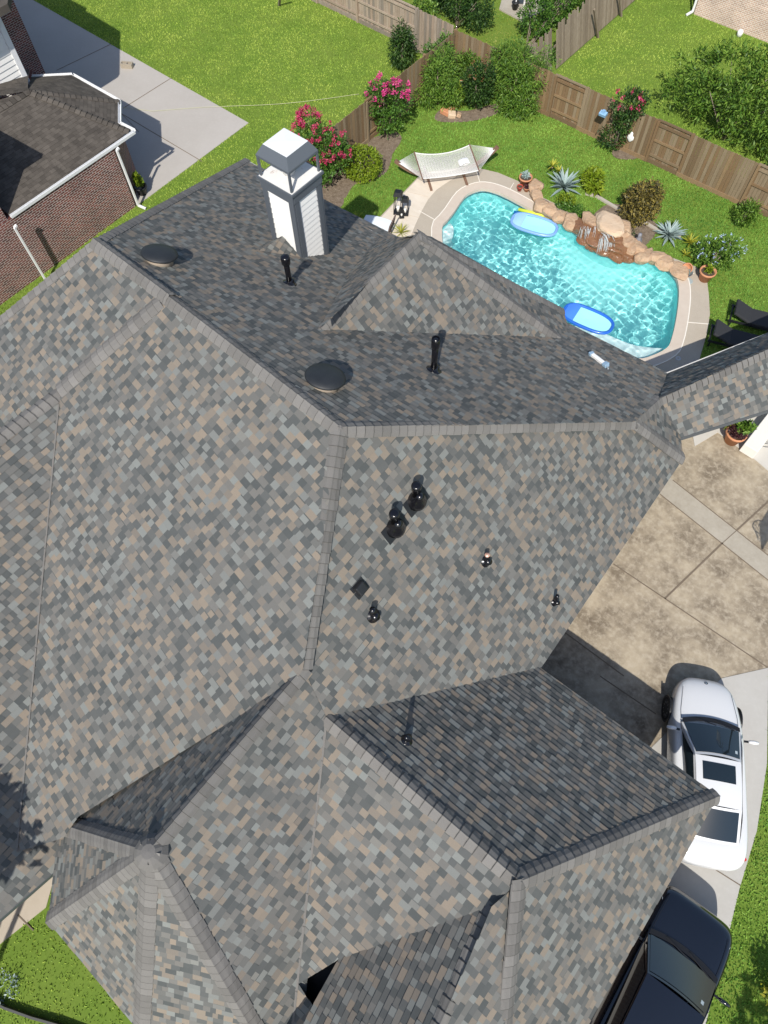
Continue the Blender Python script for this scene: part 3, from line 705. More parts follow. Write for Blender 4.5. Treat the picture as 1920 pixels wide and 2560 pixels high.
sheet('driveway', [V((-1.2, 4.8, 0)), V((4.83, 4.8, 0))] + [V((4.83, 10.6, 0)), V((5.4, 13.5, 0)), V((6.6, 20.5, 0)), V((-1.0, 20.5, 0)), V((-1.2, 14, 0))], .012, m_drive, (), .1)
strip = [at(1682 * .8641, 1200 * .8641), at(1920 * .8641, 1388 * .8641), at(1920 * .8641, 1450 * .8641), at(1650 * .8641, 1235 * .8641)]
e_ = (strip[1] - strip[0]).normalized(); strip = [strip[0] - e_ * 1, strip[1] + e_ * 2, strip[2] + e_ * 2, strip[3] - e_ * 1]
sheet('driveway_strip', strip, .017, m_drive3)
mb = MB()
for a, b, w_ in (((1533.8, 1410), (1930, 1676), .035), ((1662, 1496.7), (1807, 1357), .05), ((1843, 1325), (1925, 1250), .05), ((1682, 1200), (1925, 1392), .03), ((1650, 1235), (1925, 1454), .03), ((1400, 1572), (1560, 1690), .03), ((1500, 1690), (1640, 1785), .03)):
    jl((a[0] * .8641, a[1] * .8641), (b[0] * .8641, b[1] * .8641), w_, .020)
jl((1807 * .8641, 1357 * .8641), (1843 * .8641, 1325 * .8641), .02, .022)
struct(mb.build('driveway_joints', m_joint))
WALK_R = [at(*p) for p in ((1659, 1442), (1656, 1650), (1634, 1795), (1597, 1918), (1572, 2022), (1545, 2130), (1500, 2300))]
WALK = [V((4.83, 10.6, 0)), V((3.95, 9.5, 0)), V((3.0, 4.8, 0)), V((3.0, -8, 0)), V((7.6, -8, 0))] + WALK_R[::-1] + [V((5.6, 11.2, 0))]
sheet('walkway', WALK, .026, m_drive2, (), .1)
mb = MB(); jl((1500, 1850), (1600, 1913), .025, .029); struct(mb.build('walkway_joints', m_joint))
# porch floor under and beyond the breezeway
PORCH = [at(*p) for p in ((1500, 965), (1550, 935), (1632, 995), (1760, 1105), (1900, 900), (1700, 800), (1480, 850))]
sheet('porch_floor', [V((p[0], p[1], 0)) for p in PORCH], .035, M('porch_concrete', (.53, .505, .455), .75, noise=(2, .4, (.46, .43, .38))), (), .1)
# front path and lawn edging, bottom left
FP = [at(*p) for p in ((125, 1870), (100, 1960), (0, 2040), (-120, 2125), (-120, 1900), (60, 1800))]
sheet('front_path', [V((p[0], p[1], 0)) for p in FP], .02, m_drive3 if False else M('front_path', (.46, .395, .31), .8, noise=(1.5, .6, (.36, .305, .24)), noise2=(12, .3, (.52, .46, .38))), (), .1)
mb = MB(); jl((38, 1976), (72, 2010), .03, .024); struct(mb.build('front_path_joints', m_joint))
q = MB(); pts = [at(*p, .06) for p in ((-40, 2150), (12, 2176), (70, 2197), (130, 2214), (200, 2240))]
for i in range(len(pts) - 1): q.bar(pts[i], pts[i + 1], .05, .2)
tag(q.build('lawn_edging', M('edging_metal', (.075, .075, .07), .5)), 'curved dark metal lawn edging strip at the front corner', 'edging')
# planting beds
m_gravel = m_bed
BEDS = [[(735, 415), (700, 400), (690, 350), (800, 300), (842, 292), (848, 330), (835, 372), (800, 392), (765, 400), (745, 430)],
        [(690, 440), (690, 400), (735, 415), (742, 440), (720, 455)],
        [(940, 250), (958, 236), (1010, 240), (1070, 225), (1075, 245), (1030, 260), (985, 265), (945, 262)],
        [(1270, 480), (1320, 440), (1400, 470), (1420, 500), (1375, 540), (1330, 500), (1295, 490)],
        [(1325, 325), (1375, 330), (1370, 345), (1330, 342)], [(815, 300), (850, 285), (868, 300), (850, 330), (838, 340)]]
BEDW = [[at(*p) for p in b] for b in BEDS]
for i_, b in enumerate(BEDW): sheet('planting_bed', smooth_poly(b, 4), .008 + .003 * i_, m_gravel)
mb = MB(); pts = [at(*p, .03) for p in ((1265, 418), (1290, 425), (1340, 455), (1390, 480), (1420, 497), (1440, 505), (1470, 512))]
for a, b in zip(pts, pts[1:]): mb.bar(a, b, .12, .1)
tag(mb.build('bed_edging', M('edge_stone', (.42, .38, .32), .8)), 'low stone edging strip behind the pool planting', 'edging')

# ================================================================== FENCES
FW = [(.0, (.185, .105, .045)), (.25, (.26, .165, .08)), (.45, (.20, .138, .078)), (.62, (.25, .19, .12)), (.8, (.13, .078, .036)), (.92, (.29, .22, .14))]
GW = [(.0, (.36, .285, .225)), (.25, (.43, .35, .28)), (.5, (.29, .25, .215)), (.7, (.40, .305, .235)), (.85, (.22, .195, .17))]
LW = [(.0, (.22, .18, .135)), (.3, (.28, .23, .175)), (.6, (.185, .15, .115)), (.85, (.32, .27, .21))]
def woodmat(nm, ramp): return M(nm, (.3, .2, .12), .85, spec=.2, ramp=ramp, noise=(3, .55, (.11, .078, .045)), noise2=(22, .3, (.33, .27, .19)), stretch=(6, 6, .7))
m_bfence = woodmat('cedar_boards', FW); m_gfence = woodmat('weathered_boards', GW); m_lfence = woodmat('old_gray_boards', LW)
def fence(name, label, a, b, spans, mat, h=1.83, lean=(0, 0), bw=.14, posts=True, skip=(), group=None, face=-1, kick=True, ragged=0.0):
    """boards from a to b; spans = list of (u0, u1, 'board' | 'rail') saying which side shows: rails or flat boards"""
    a = V((a[0], a[1], 0)); b = V((b[0], b[1], 0)); d = b - a; ln = d.length; d.normalize(); nrm = V((d.y, -d.x, 0)) * (1 if face < 0 else -1)
    t = thing(name, label, 'fence', a, 0, group); lean = V((lean[0], lean[1], 0))
    def P(u, z, o): return d * u + nrm * o + V((0, 0, z)) + lean * (z / h)
    for u0, u1, kind in spans:
        if posts:
            q = MB(); po = .06 if kind == 'rail' else -.06
            q.bar(P(u0 + .05, 0, po), P(u0 + .05, h - .04, po), .10); q.build('post', mat, t)
        q = MB(); u = u0; bo = 0 if kind == 'rail' else .055
        while u < u1 - .02:
            wd = min(bw, u1 - u) - .008; hh = h + random.uniform(-.02, .02) - (random.random() * ragged if random.random() < .5 else 0); off = bo + random.uniform(-.004, .004); c = .018
            f_ = [P(u, .06, off), P(u + wd, .06, off), P(u + wd, hh - c, off), P(u + wd - c, hh, off), P(u + c, hh, off), P(u, hh - c, off)]
            k_ = [p - nrm * .018 for p in f_]
            if not any(s0 < u < s1 for s0, s1 in skip):
                q.add(f_ + k_, [(0, 1, 2, 3, 4, 5), (11, 10, 9, 8, 7, 6)] + [(i, i + 6, (i + 1) % 6 + 6, (i + 1) % 6) for i in range(6)])
            u += bw
        q.build('board_panel', mat, t)
        q = MB(); ro = .03
        for z in ((.35, .98, 1.62) if kind == 'rail' else (1.0,)):
            r0 = ro if kind == 'rail' else .02
            q.bar(P(u0, z * h / 1.83, r0), P(u1, z * h / 1.83, r0), .045, .09)
        if kind == 'rail':
            q.bar(P(u0, h - .02, .03), P(u1, h - .02, .03), .07, .06)
        if kick: q.bar(P(u0, .09, .035 if kind == 'rail' else .075), P(u1, .09, .035 if kind == 'rail' else .075), .04, .17)
        q.build('rail', mat, t)
    return t
X0 = -18.75; YF = 27.27
fence('wood_fence', 'brown cedar back fence with alternating plain and railed panels behind the pool lawn', (X0, YF), (6, YF),
      [(0, 5.3, 'board'), (5.3, 6.75, 'rail'), (6.75, 10.1, 'board'), (10.1, 11.55, 'rail'), (11.55, 14.35, 'board'), (14.35, 16.9, 'rail'), (16.9, 20, 'board'), (20, 24.7, 'rail')], m_bfence)
fence('wood_fence', 'brown side fence running from the chimney to the back corner behind pink crape myrtles', (-18.62, 15.0), (-18.62, YF - .1),
      [(0, 3.6, 'board'), (3.6, 6.0, 'board'), (6.0, 7.6, 'rail'), (7.6, 10.0, 'board'), (10.0, 12.1, 'board')], m_bfence, face=-1)
fence('wood_fence', 'weathered gray fence along the top edge of the far left lawn', (-38, 27.95), (X0 - .1, 27.5),
      [(0, 4.5, 'rail'), (4.5, 10.6, 'board'), (10.6, 13.3, 'rail'), (13.3, 16.9, 'rail'), (16.9, 19.1, 'board')], m_gfence)
fence('wood_fence', 'old leaning gray fence with broken boards between the two rear yards', (-15.0, YF + .2), (-15.0, 46), [(0, 2.4, 'board'), (2.6, 6.4, 'board'), (6.4, 11.0, 'board'), (11.0, 18.5, 'board')], m_lfence, h=1.85, lean=(-.42, 0), posts=False, skip=((2.3, 2.7),), kick=False, ragged=.35, face=-1)
for px, py, tx, ty, lb in ((1292, 82, 1284, 20, 'slanted gray wooden prop leaning against the old fence, nearer one'), (1342, 36, 1338, -25, 'slanted gray wooden prop standing behind the nearer one at the old fence')):
    q = MB(); b = at(px, py); q.bar((0, 0, 0), at(tx, ty, 1.55) - b, .09); o = q.build('fence_prop', m_lfence); o.location = b; tag(o, lb, 'post')
# playset leg at the top edge
q = MB(); q.bar((0, 0, 0), at(607, -30, 1.4) - at(603, 12), .1, .1); o = q.build('swing_leg', m_gfence); o.location = at(603, 12); tag(o, 'weathered wooden leg of a play frame at the top edge of the left lawn', 'post')

# ================================================================== VEGETATION
def leafmat(nm, a, b, c, trans=.28, rough=.5): return M(nm, a, rough, spec=.35, ramp=[(0, a), (.35, b), (.7, c)], attr=.0, trans=trans)
LM = dict(
    green=leafmat('leaf_green', (.050, .125, .018), (.080, .185, .024), (.125, .24, .035)),
    dark=leafmat('leaf_dark', (.022, .058, .014), (.042, .098, .018), (.075, .145, .028)),
    bright=leafmat('leaf_bright', (.15, .235, .014), (.21, .30, .018), (.27, .35, .03)),
    mid=leafmat('leaf_mid', (.065, .145, .018), (.12, .225, .028), (.19, .31, .045)),
    croton=leafmat('leaf_croton', (.085, .075, .032), (.17, .145, .042), (.29, .23, .055)),
    yellow=leafmat('leaf_yellow', (.36, .36, .035), (.46, .45, .06), (.24, .31, .04)),
    agave=M('leaf_agave', (.26, .345, .33), .5, noise=(5, .6, (.34, .42, .40)), attr=.12, trans=.1),
    purple=leafmat('leaf_purple', (.035, .012, .018), (.065, .02, .028), (.10, .04, .04), .1),
    pink=leafmat('petal_pink', (.62, .05, .22), (.72, .10, .30), (.50, .03, .15), .2),
    crimson=leafmat('petal_crimson', (.50, .035, .11), (.58, .08, .18), (.38, .02, .07), .2),
    blue=leafmat('petal_blue', (.42, .55, .85), (.52, .64, .9), (.62, .72, .92), .2),
    rust=leafmat('leaf_rust', (.19, .085, .035), (.11, .13, .03), (.26, .14, .05)))
m_bark = M('bark', (.17, .13, .095), .9, noise=(8, .7, (.28, .24, .19)))
m_stem = M('green_stem', (.12, .15, .05), .7)
def leafcloud(name, blobs, n, size, mat, parent, aspect=2.2, seed=1, shell=.45, droop=0.0, clump=0):
    """n leaves spread through ellipsoids (x,y,z,rx,ry,rz); clump > 0 groups them in twig sized tufts"""
    rg = np.random.default_rng(seed); B = np.array(blobs, float); vol = B[:, 3] * B[:, 4] * B[:, 5]
    k = rg.choice(len(B), n, p=vol / vol.sum())
    if clump:
        nc = max(1, n // clump); kc = rg.choice(len(B), nc, p=vol / vol.sum()); dc = rg.normal(size=(nc, 3)); dc /= np.linalg.norm(dc, axis=1)[:, None]
        rc = (shell + (1 - shell) * rg.random(nc)) ** .7; pc = B[kc, :3] + dc * rc[:, None] * B[kc, 3:6]
        j = rg.integers(0, nc, n); d = rg.normal(size=(n, 3)); d /= np.linalg.norm(d, axis=1)[:, None]
        C = pc[j] + d * (size * 1.5) * rg.random(n)[:, None] ** .5; out = dc[j] * .7 + d * .6
    else:
        d = rg.normal(size=(n, 3)); d /= np.linalg.norm(d, axis=1)[:, None]
        rr = (shell + (1 - shell) * rg.random(n)) ** .8; C = B[k, :3] + d * rr[:, None] * B[k, 3:6]; out = d.copy()
    C[:, 2] = np.maximum(C[:, 2], .03)
    ax = out + rg.normal(size=(n, 3)) * .55; ax[:, 2] += .15 - droop; ax /= np.linalg.norm(ax, axis=1)[:, None]
    sd = np.cross(ax, rg.normal(size=(n, 3)) * .5 + np.array([0, 0, 1.0])); sd /= np.linalg.norm(sd, axis=1)[:, None] + 1e-9
    nn = np.cross(sd, ax)
    L_ = size * (.65 + .7 * rg.random(n)); Wd = L_ / aspect
    p0 = C - ax * L_[:, None] * .5; p2 = C + ax * L_[:, None] * .5 - nn * L_[:, None] * .12
    mid = C + nn * L_[:, None] * .06; p1 = mid + sd * Wd[:, None] * .5; p3 = mid - sd * Wd[:, None] * .5
    Vv = np.stack([p0, p1, p2, p3], 1).reshape(-1, 3); Ff = np.arange(4 * n).reshape(n, 4)
    return npmesh(name, Vv, Ff, mat, rg.random(n), parent)
def shrub(name, label, cat, px, py, blobs, n, size, mat, seed, stem=True, flowers=None, group=None, aspect=2.2, clump=8, shell=.45, droop=0, z0=0.0, stem_r=.03, world=None, nst=5):
    b = world if world is not None else at(px, py, z0); t = thing(name, label, cat, b, 0, group)
    leafcloud('foliage', blobs, n, size, LM[mat], t, aspect, seed, shell, droop, clump)
    if stem:
        q = MB(); rr = random.Random(seed)
        for i in range(nst):
            bl = blobs[i % len(blobs)]; e = V((bl[0] + rr.uniform(-.3, .3) * bl[3], bl[1] + rr.uniform(-.3, .3) * bl[4], bl[2] + bl[5] * .4))
            s_ = V((rr.uniform(-.08, .08), rr.uniform(-.08, .08), -.02)); m_ = (s_ + e) / 2 + V((rr.uniform(-.1, .1), rr.uniform(-.1, .1), .05))
            q.tube([s_, m_, e], [stem_r, stem_r * .75, stem_r * .35], 6)
        q.build('stem', m_bark, t, smooth=True)
    if flowers:
        fm, cnt, sz, fb, per = flowers; rg = np.random.default_rng(seed + 50); B = np.array(fb)
        k = rg.integers(0, len(B), cnt); d = rg.normal(size=(cnt, 3)); d[:, 2] = np.abs(d[:, 2]) * .8 + .1; d[:, 1] -= .25; d /= np.linalg.norm(d, axis=1)[:, None]
        C = B[k, :3] + d * B[k, 3:6] * (0.9 + .18 * rg.random((cnt, 1)))
        leafcloud('blossom', [(c[0], c[1], c[2], sz, sz, sz * 1.3) for c in C], cnt * per, sz * .62, LM[fm], t, 1.3, seed + 9, .2)
    return t
shrub('crape_myrtle', 'crape myrtle with crimson pink blossom right behind the chimney', 'tree', 697, 395, [(-.3, .1, 1.55, .95, .9, .95), (.35, .3, 1.35, .85, .8, .9), (-.75, .3, 2.1, .5, .5, .6), (.15, -.3, .8, .7, .6, .6)], 4600, .11, 'green', 11, flowers=('crimson', 105, .095, [(-.3, .1, 1.7, .95, .9, .95), (.35, .3, 1.4, .85, .8, .9), (-.75, .3, 2.2, .45, .45, .55)], 26))
shrub('crape_myrtle', 'crape myrtle with magenta blossom against the brown side fence', 'tree', 832, 292, [(0, 0, 1.6, .85, .85, .8), (.5, .3, 1.75, .6, .6, .6), (-.4, .2, 1.2, .6, .6, .6), (.2, -.1, .75, .65, .55, .5)], 3600, .12, 'green', 12, flowers=('pink', 52, .11, [(0, 0, 1.75, .8, .8, .75), (.5, .3, 1.85, .55, .55, .55), (-.45, .2, 1.4, .55, .55, .55)], 26))
shrub('crape_myrtle', 'small dark crape myrtle with few deep red blossoms against the back fence', 'tree', 1322, 322, [(.1, .1, 1.9, .75, .6, .6), (.4, .2, 2.1, .5, .45, .5), (-.1, -.1, .6, .7, .55, .5), (.15, 0, 1.25, .45, .4, .5)], 2800, .11, 'dark', 13, flowers=('crimson', 15, .1, [(.1, .1, 1.95, .7, .55, .55)], 22))
shrub('round_bush', 'clipped round yellow green bush below the side fence', 'bush', 783, 378, [(0, 0, .55, .82, .78, .62)], 4600, .085, 'bright', 14, aspect=1.8, shell=.72)
shrub('conical_shrub', 'dense narrow green shrub on the far side of the side fence', 'bush', 868, 150, [(0, 0, .9, .6, .6, .9), (0, 0, 1.5, .4, .4, .55)], 2600, .16, 'dark', 15, aspect=4, droop=.5)
shrub('climbing_vine', 'bright vine spilling over the weathered fence near the corner', 'vine', 926, 105, [(0, 0, 1.5, .55, .3, .55), (.2, -.1, .8, .35, .25, .5), (-.4, 0, 1.85, .5, .35, .3)], 1900, .12, 'mid', 16)
shrub('hedge_bush', 'big dark bush behind the fence corner at the top', 'bush', 985, 62, [(-.4, .5, 1.3, 1.3, .9, 1.1), (.9, .3, 1.1, .9, .8, .9), (-1.6, .6, 1.2, .9, .7, .9)], 6500, .13, 'dark', 17)
shrub('vine_clump', 'leafy green vine climbing at the inside of the fence corner', 'vine', 930, 178, [(0, 0, .9, .5, .6, .9), (.25, .6, 1.5, .35, .5, .4)], 1700, .12, 'green', 18)
shrub('feathery_shrub', 'tall feathery green shrub left of the small clay pot in the corner bed', 'bush', 945, 225, [(-.1, .2, 1.0, .85, .8, .9), (-.3, .7, 1.5, .6, .6, .55), (.55, .1, .7, .7, .6, .6), (-.3, -.5, .45, .6, .5, .45)], 6800, .15, 'mid', 19, aspect=4.2, droop=.25)
shrub('feathery_shrub', 'leafy green shrub directly under the brown corner panel of the back fence', 'bush', 985, 195, [(.3, .4, .9, .8, .5, .6)], 2200, .14, 'mid', 20, aspect=4, droop=.2)
shrub('glossy_shrub', 'dark glossy shrub with orange tips in the middle of the corner bed', 'bush', 1028, 232, [(0, 0, .95, .78, .7, .85), (.1, .2, 1.45, .6, .55, .4)], 4600, .105, 'dark', 21, flowers=('rust', 22, .09, [(0, .1, 1.45, .7, .6, .45)], 8), aspect=2.4)
shrub('feathery_shrub', 'largest feathery green shrub right of the dark glossy one at the back fence', 'bush', 1098, 235, [(0, .1, 1.1, .95, .8, .95), (-.4, .8, 1.7, .9, .7, .65), (.6, .6, 1.3, .75, .7, .75), (.7, -.1, .6, .8, .6, .55), (.2, -.4, .4, .7, .5, .4), (-.95, .5, 1.5, .6, .5, .7), (.9, 1.0, 2.0, .45, .4, .5)], 11500, .15, 'mid', 22, aspect=4.2, droop=.25)
shrub('yellow_shrub', 'little yellow green bush between shrubs in the corner bed', 'bush', 990, 232, [(0, 0, .5, .28, .28, .5)], 700, .09, 'bright', 23)
t = shrub('spreading_tree', 'wide leafy tree beyond the back fence at the right edge', 'tree', 1560, 300, [(-2.2, .6, 1.9, 1.0, .9, .7), (-.9, .8, 2.3, 1.3, 1.1, .85), (.6, .9, 2.4, 1.4, 1.2, .95), (2.0, .8, 2.3, 1.3, 1.2, .9), (-1.3, -.3, 1.6, .8, .7, .6), (.2, -.3, 1.9, 1.0, .8, .7), (1.5, -.4, 1.8, 1.0, .7, .7), (3.2, .3, 1.9, 1.1, 1.0, .9), (2.6, -.7, 1.5, .8, .6, .6), (-2.6, -.1, 1.1, .6, .6, .6), (-.4, -.2, .9, 1.2, .7, .8), (1.2, -.2, .9, 1.2, .7, .8), (2.6, 0, .8, 1.1, .8, .8), (-1.5, .5, .9, 1.1, .8, .8)], 12000, .19, 'mid', 24, stem_r=.03, nst=5, shell=.4, aspect=3.6, clump=16)
shrub('dark_bush', 'small dark bush hugging the back fence at the right edge', 'bush', 1650, 425, [(0, .1, .9, .6, .5, .9), (.5, .2, 1.3, .6, .5, .7)], 2600, .12, 'dark', 25)
shrub('fence_shrubs', 'line of dense shrubs along the old leaning fence in the rear yard', 'bush', 1138, 105, [(-.2, .8, 1.0, .9, .8, .95), (.0, 2.3, 1.1, .9, .9, 1.0), (.1, 3.9, 1.2, .8, .9, 1.1), (.3, 5.4, 1.4, .8, .9, 1.2), (.4, 7.0, 1.6, .8, 1.0, 1.2)], 10500, .13, 'green', 26, nst=10)
shrub('croton_bush', 'bronze and yellow leaved round bush behind the waterfall', 'bush', 1375, 470, [(0, 0, .75, .78, .7, .65), (.15, .15, 1.15, .5, .5, .4), (-.1, -.3, .35, .6, .5, .35)], 5200, .105, 'croton', 27, aspect=1.9)
shrub('small_shrub', 'small lone dark green shrub on the lawn near the right fence', 'bush', 1603, 482, [(0, 0, .4, .48, .42, .38), (.05, .05, .7, .3, .3, .25)], 1500, .12, 'mid', 28, aspect=3.5)
shrub('plumbago', 'loose shrub dotted with pale blue flowers above the big clay pot', 'bush', 1530, 575, [(0, .1, .5, .85, .7, .45), (.3, .4, .8, .6, .5, .35)], 2700, .10, 'mid', 29, flowers=('blue', 42, .055, [(0, .1, .55, .85, .7, .45), (.3, .4, .85, .6, .5, .35)], 9))
shrub('groundcover', 'low fine leaved green mound beside the pool boulders below the first agave', 'plant', 1243, 462, [(0, 0, .12, 1.0, .35, .16), (.45, -.25, .12, .6, .35, .16)], 2200, .09, 'green', 30, stem=False)
shrub('yellow_shrub', 'small yellow green tuft beside the pool boulders below the first agave', 'plant', 1222, 440, [(0, 0, .2, .36, .28, .22)], 700, .08, 'bright', 33, stem=False)
shrub('arching_palm', 'bright yellow green leafy clump right of the upper agave', 'plant', 1275, 405, [(0, 0, .45, .45, .4, .4), (.25, -.25, .3, .4, .3, .25)], 850, .26, 'bright', 31, aspect=3.2, stem=False, clump=0)
shrub('weeds', 'fallen leaf clump and weeds under the bronze bush', 'plant', 1345, 500, [(0, 0, .08, .6, .4, .1)], 420, .08, 'dark', 34, stem=False)
def rosette(name, label, px, py, n, ln, wd, mat, seed, up=(.25, 1.25), z0=0, group=None, curl=.25):
    t = thing(name, label, 'plant', at(px, py, z0), 0, group); rr = random.Random(seed); q = MB()
    for i in range(n):
        a = i * 2.39996 + rr.uniform(-.2, .2); el = up[0] + (up[1] - up[0]) * (i / n) ** .8 + rr.uniform(-.1, .1); L_ = ln * rr.uniform(.75, 1.05) * (1 - .25 * i / n)
        h_ = V((math.cos(a), math.sin(a), 0)); s_ = V((-h_.y, h_.x, 0)); pts = []; p = V((0, 0, .04)); k = 6; e = el
        for j in range(k + 1):
            f = j / k; w_ = wd * (.55 + 1.1 * f if f < .4 else 1.0 * (1 - ((f - .4) / .6) ** 1.6)) * .5
            nn = (h_ * -math.sin(e) + V((0, 0, math.cos(e)))); pts.append((p + s_ * w_ + nn * w_ * .35, p.copy(), p - s_ * w_ + nn * w_ * .35))
            p = p + (h_ * math.cos(e) + V((0, 0, math.sin(e)))) * L_ / k; e -= curl / k * (1 + f)
        vs = [v for r_ in pts for v in r_]; c = rr.random()
        q.add(vs, [f for j in range(k) for f in ((j * 3, j * 3 + 1, j * 3 + 4, j * 3 + 3), (j * 3 + 1, j * 3 + 2, j * 3 + 5, j * 3 + 4))], c)
    q.build('leaves', LM[mat], t, smooth=True); return t
rosette('agave', 'upper pale blue agave beside the yellow green clump', 1217, 408, 42, .95, .125, 'agave', 1)
rosette('agave', 'lower blue gray agave right of the bronze bush', 1444, 512, 46, .8, .11, 'agave', 2, up=(.1, 1.2))
rosette('spiky_plant', 'tall yellow variegated spiky plant at the lawn above the upper agave', 1193, 362, 18, .42, .055, 'yellow', 3, z0=.55)
rosette('spiky_plant', 'short yellow variegated spiky plant touching the upper agave', 1206, 372, 14, .34, .05, 'yellow', 6, z0=.2)
rosette('spiky_plant', 'yellow spiky plant between the lower agave and the blue flowered shrub', 1490, 527, 26, .5, .055, 'yellow', 4, z0=.15)
rosette('spiky_plant', 'yellow green spiky plant with drooping leaves at the edge of the waterfall boulders', 1480, 552, 14, .36, .05, 'yellow', 7, z0=.05)
q = MB(); q.tube([at(1193, 362, 0), at(1193, 362, .56)], .03, 6); o = q.build('plant_cane', m_bark); o['label'] = 'thin cane of the tall yellow spiky plant'; o['category'] = 'plant stem'
rosette('cordyline', 'small palm like plant in the chimney shadow on the lawn', 775, 476, 26, .62, .085, 'bright', 5, up=(.0, 1.1), z0=.25, curl=1.1)
rosette('grass_tuft', 'spiky grass plant by the roof edge at the patio', 866, 505, 40, .6, .025, 'yellow', 8, up=(.2, 1.3), curl=.5)
# trees that stand outside the frame and throw the dappled shade at its edges
for nm, lab, b, bl, n_, sd_ in (('shade_tree', 'street tree whose shade falls on the front roof corner', (-3.6, -13.0), [(-1.7, 4.6, 7.0, .9, .7, .6), (-2.8, 5.0, 7.2, 1.0, .8, .7), (-2.7, 4.0, 6.7, .7, .5, .5)], 1500, 41), ('shade_tree', 'yard tree whose shade falls on the lawn by the dark vehicle', (13.2, -2.6), [(-1.4, .5, 5.0, 1.7, 2.2, 1.3), (.6, .8, 5.6, 1.8, 2.0, 1.4), (-.6, -1.4, 5.2, 1.8, 1.8, 1.3), (-2.0, 2.4, 4.4, 1.1, 1.2, .9)], 3400, 42)):
    t = thing(nm, lab, 'tree', (b[0], b[1], 0)); leafcloud('foliage', bl, n_, .34, LM['green'], t, 1.8, sd_, .1, 0, 6)
    q = MB(); q.tube([(0, 0, 0), (.1, .1, 2), (0, .3, 4.6)], [.2, .15, .08], 8)
    for e in bl: q.tube([(.05, .2, 3), (e[0] * .6, e[1] * .6, (3 + e[2]) / 2), e[:3]], [.08, .06, .02], 6)
    q.build('trunk', m_bark, t, smooth=True)
shrub('autumn_shrub', 'yellowing shrub tip at the lower right edge of the lawn', 'bush', 1668, 2140, [(0, 0, .6, .4, .4, .5)], 500, .12, 'yellow', 43)
shrub('white_flowers', 'pale flowering tuft on the lawn at the lower left corner', 'plant', 12, 2135, [(0, 0, .12, .35, .5, .12)], 260, .07, 'agave', 44, stem=False)
shrub('front_plant', 'green bed plant peeping out under the front roof edge', 'plant', 478, 2216, [(0, 0, .3, .5, .4, .3)], 800, .1, 'mid', 45)

# ================================================================== GRASS
def excl(X, Y):
    m = np.zeros(X.shape, bool)
    for p in [DECK, LDRIVE, WALK, [(v.x, v.y) for v in PORCH], [(v.x, v.y) for v in FP]] + [smooth_poly(b, 3) for b in BEDW] + [TAN, COP,
             [(-18.3, -3), (-18.3, 13.4), (-3, 13.8), (-.6, 12), (-.6, 5), (4.3, 5), (4.3, -3.5), (-4, -5), (-6.4, -3.5)], [(-60, -20), (-60, 15.6), (-33, 15.6), (-23.6, 12.1), (-23.6, -20)],
             [at(*q) for q in ((1078, 22), (1128, 48), (1185, 20), (1160, -60), (1100, -60))], [(-12.2, 37.9), (20, 37.9), (20, 60), (-12.2, 60)]]:
        m |= inpoly(X, Y, p)
    return m
def grass(name, n_try, box, mat, ln, seed, wid_=.016, cond=None):
    rg = np.random.default_rng(seed); X = rg.uniform(box[0], box[1], n_try); Y = rg.uniform(box[2], box[3], n_try)
    pp = proj(np.stack([X, Y, 0 * X], 1)); k = (pp[:, 0] > -110) & (pp[:, 0] < 1770) & (pp[:, 1] > -110) & (pp[:, 1] < 2320) & ~excl(X, Y)
    if cond is not None: k &= cond(X, Y)
    X, Y = X[k], Y[k]; n = len(X); a = rg.uniform(0, 6.283, n); le = rg.uniform(.15, .9, n)
    L_ = ln * rg.uniform(.6, 1.3, n); b = rg.uniform(0, 6.283, n); w_ = wid_ * rg.uniform(.7, 1.3, n)
    p = np.stack([X, Y, np.zeros(n)], 1); d = np.stack([np.cos(a) * le, np.sin(a) * le, np.sqrt(1 - le ** 2 * .9)], 1); s_ = np.stack([np.cos(b), np.sin(b), 0 * b], 1) * w_[:, None]
    m_ = p + d * L_[:, None] * .55; d2 = d.copy(); d2[:, 2] -= .45
    Vv = np.stack([p - s_ * .8, p + s_ * .8, m_ + s_ * .7, m_ + d2 * L_[:, None] * .5, m_ - s_ * .7], 1).reshape(-1, 3)
    F = np.arange(5 * n).reshape(n, 5)
    # patches: neighbouring tufts share a tone
    f_ = .5 + .14 * np.sin(X * .53 + 1.3 * np.sin(Y * .31)) * np.sin(Y * .61 + X * .2) + .20 * np.sin(X * 1.7 + np.sin(Y * 1.1) * 2) * np.sin(Y * 1.3 + 1.7 * np.sin(X * .7)) + .16 * np.sin(X * 5.1 + 2 * np.sin(Y * 3.7)) * np.sin(Y * 4.3) + rg.normal(0, .13, n)
    o = npmesh(name, Vv, F, mat, np.clip(f_, 0, .999)); o['kind'] = 'stuff'; o['label'] = 'mown lawn grass'; return o
GR1 = [(0, (0.227, 0.355, 0.056)), (.3, (0.332, 0.472, 0.074)), (.55, (0.430, 0.544, 0.100)), (.85, (0.506, 0.609, 0.131))]
GR2 = [(0, (0.122, 0.265, 0.044)), (.3, (0.186, 0.365, 0.060)), (.6, (0.261, 0.445, 0.076)), (.9, (0.320, 0.495, 0.091))]
m_gr1 = M('grass_sunny', (.1, .2, .02), .6, spec=.2, ramp=GR1, trans=.3); m_gr2 = M('grass_lush', (.1, .2, .02), .6, spec=.2, ramp=GR2, trans=.3)
m_gr3 = M('grass_pale', (.2, .2, .05), .6, spec=.2, ramp=[(0, (.17, .24, .03)), (.3, (.25, .31, .045)), (.6, (.35, .37, .085)), (.85, (.44, .42, .14))], trans=.3)
yard = lambda X, Y: (X > -18.6) & (Y < 27.2)
grass('lawn_grass', 210000, (-18.6, 9, 13, 27.2), m_gr2, .075, 1)
grass('lawn_grass', 240000, (-48, -18.6, 4, 27.9), m_gr1, .065, 2)
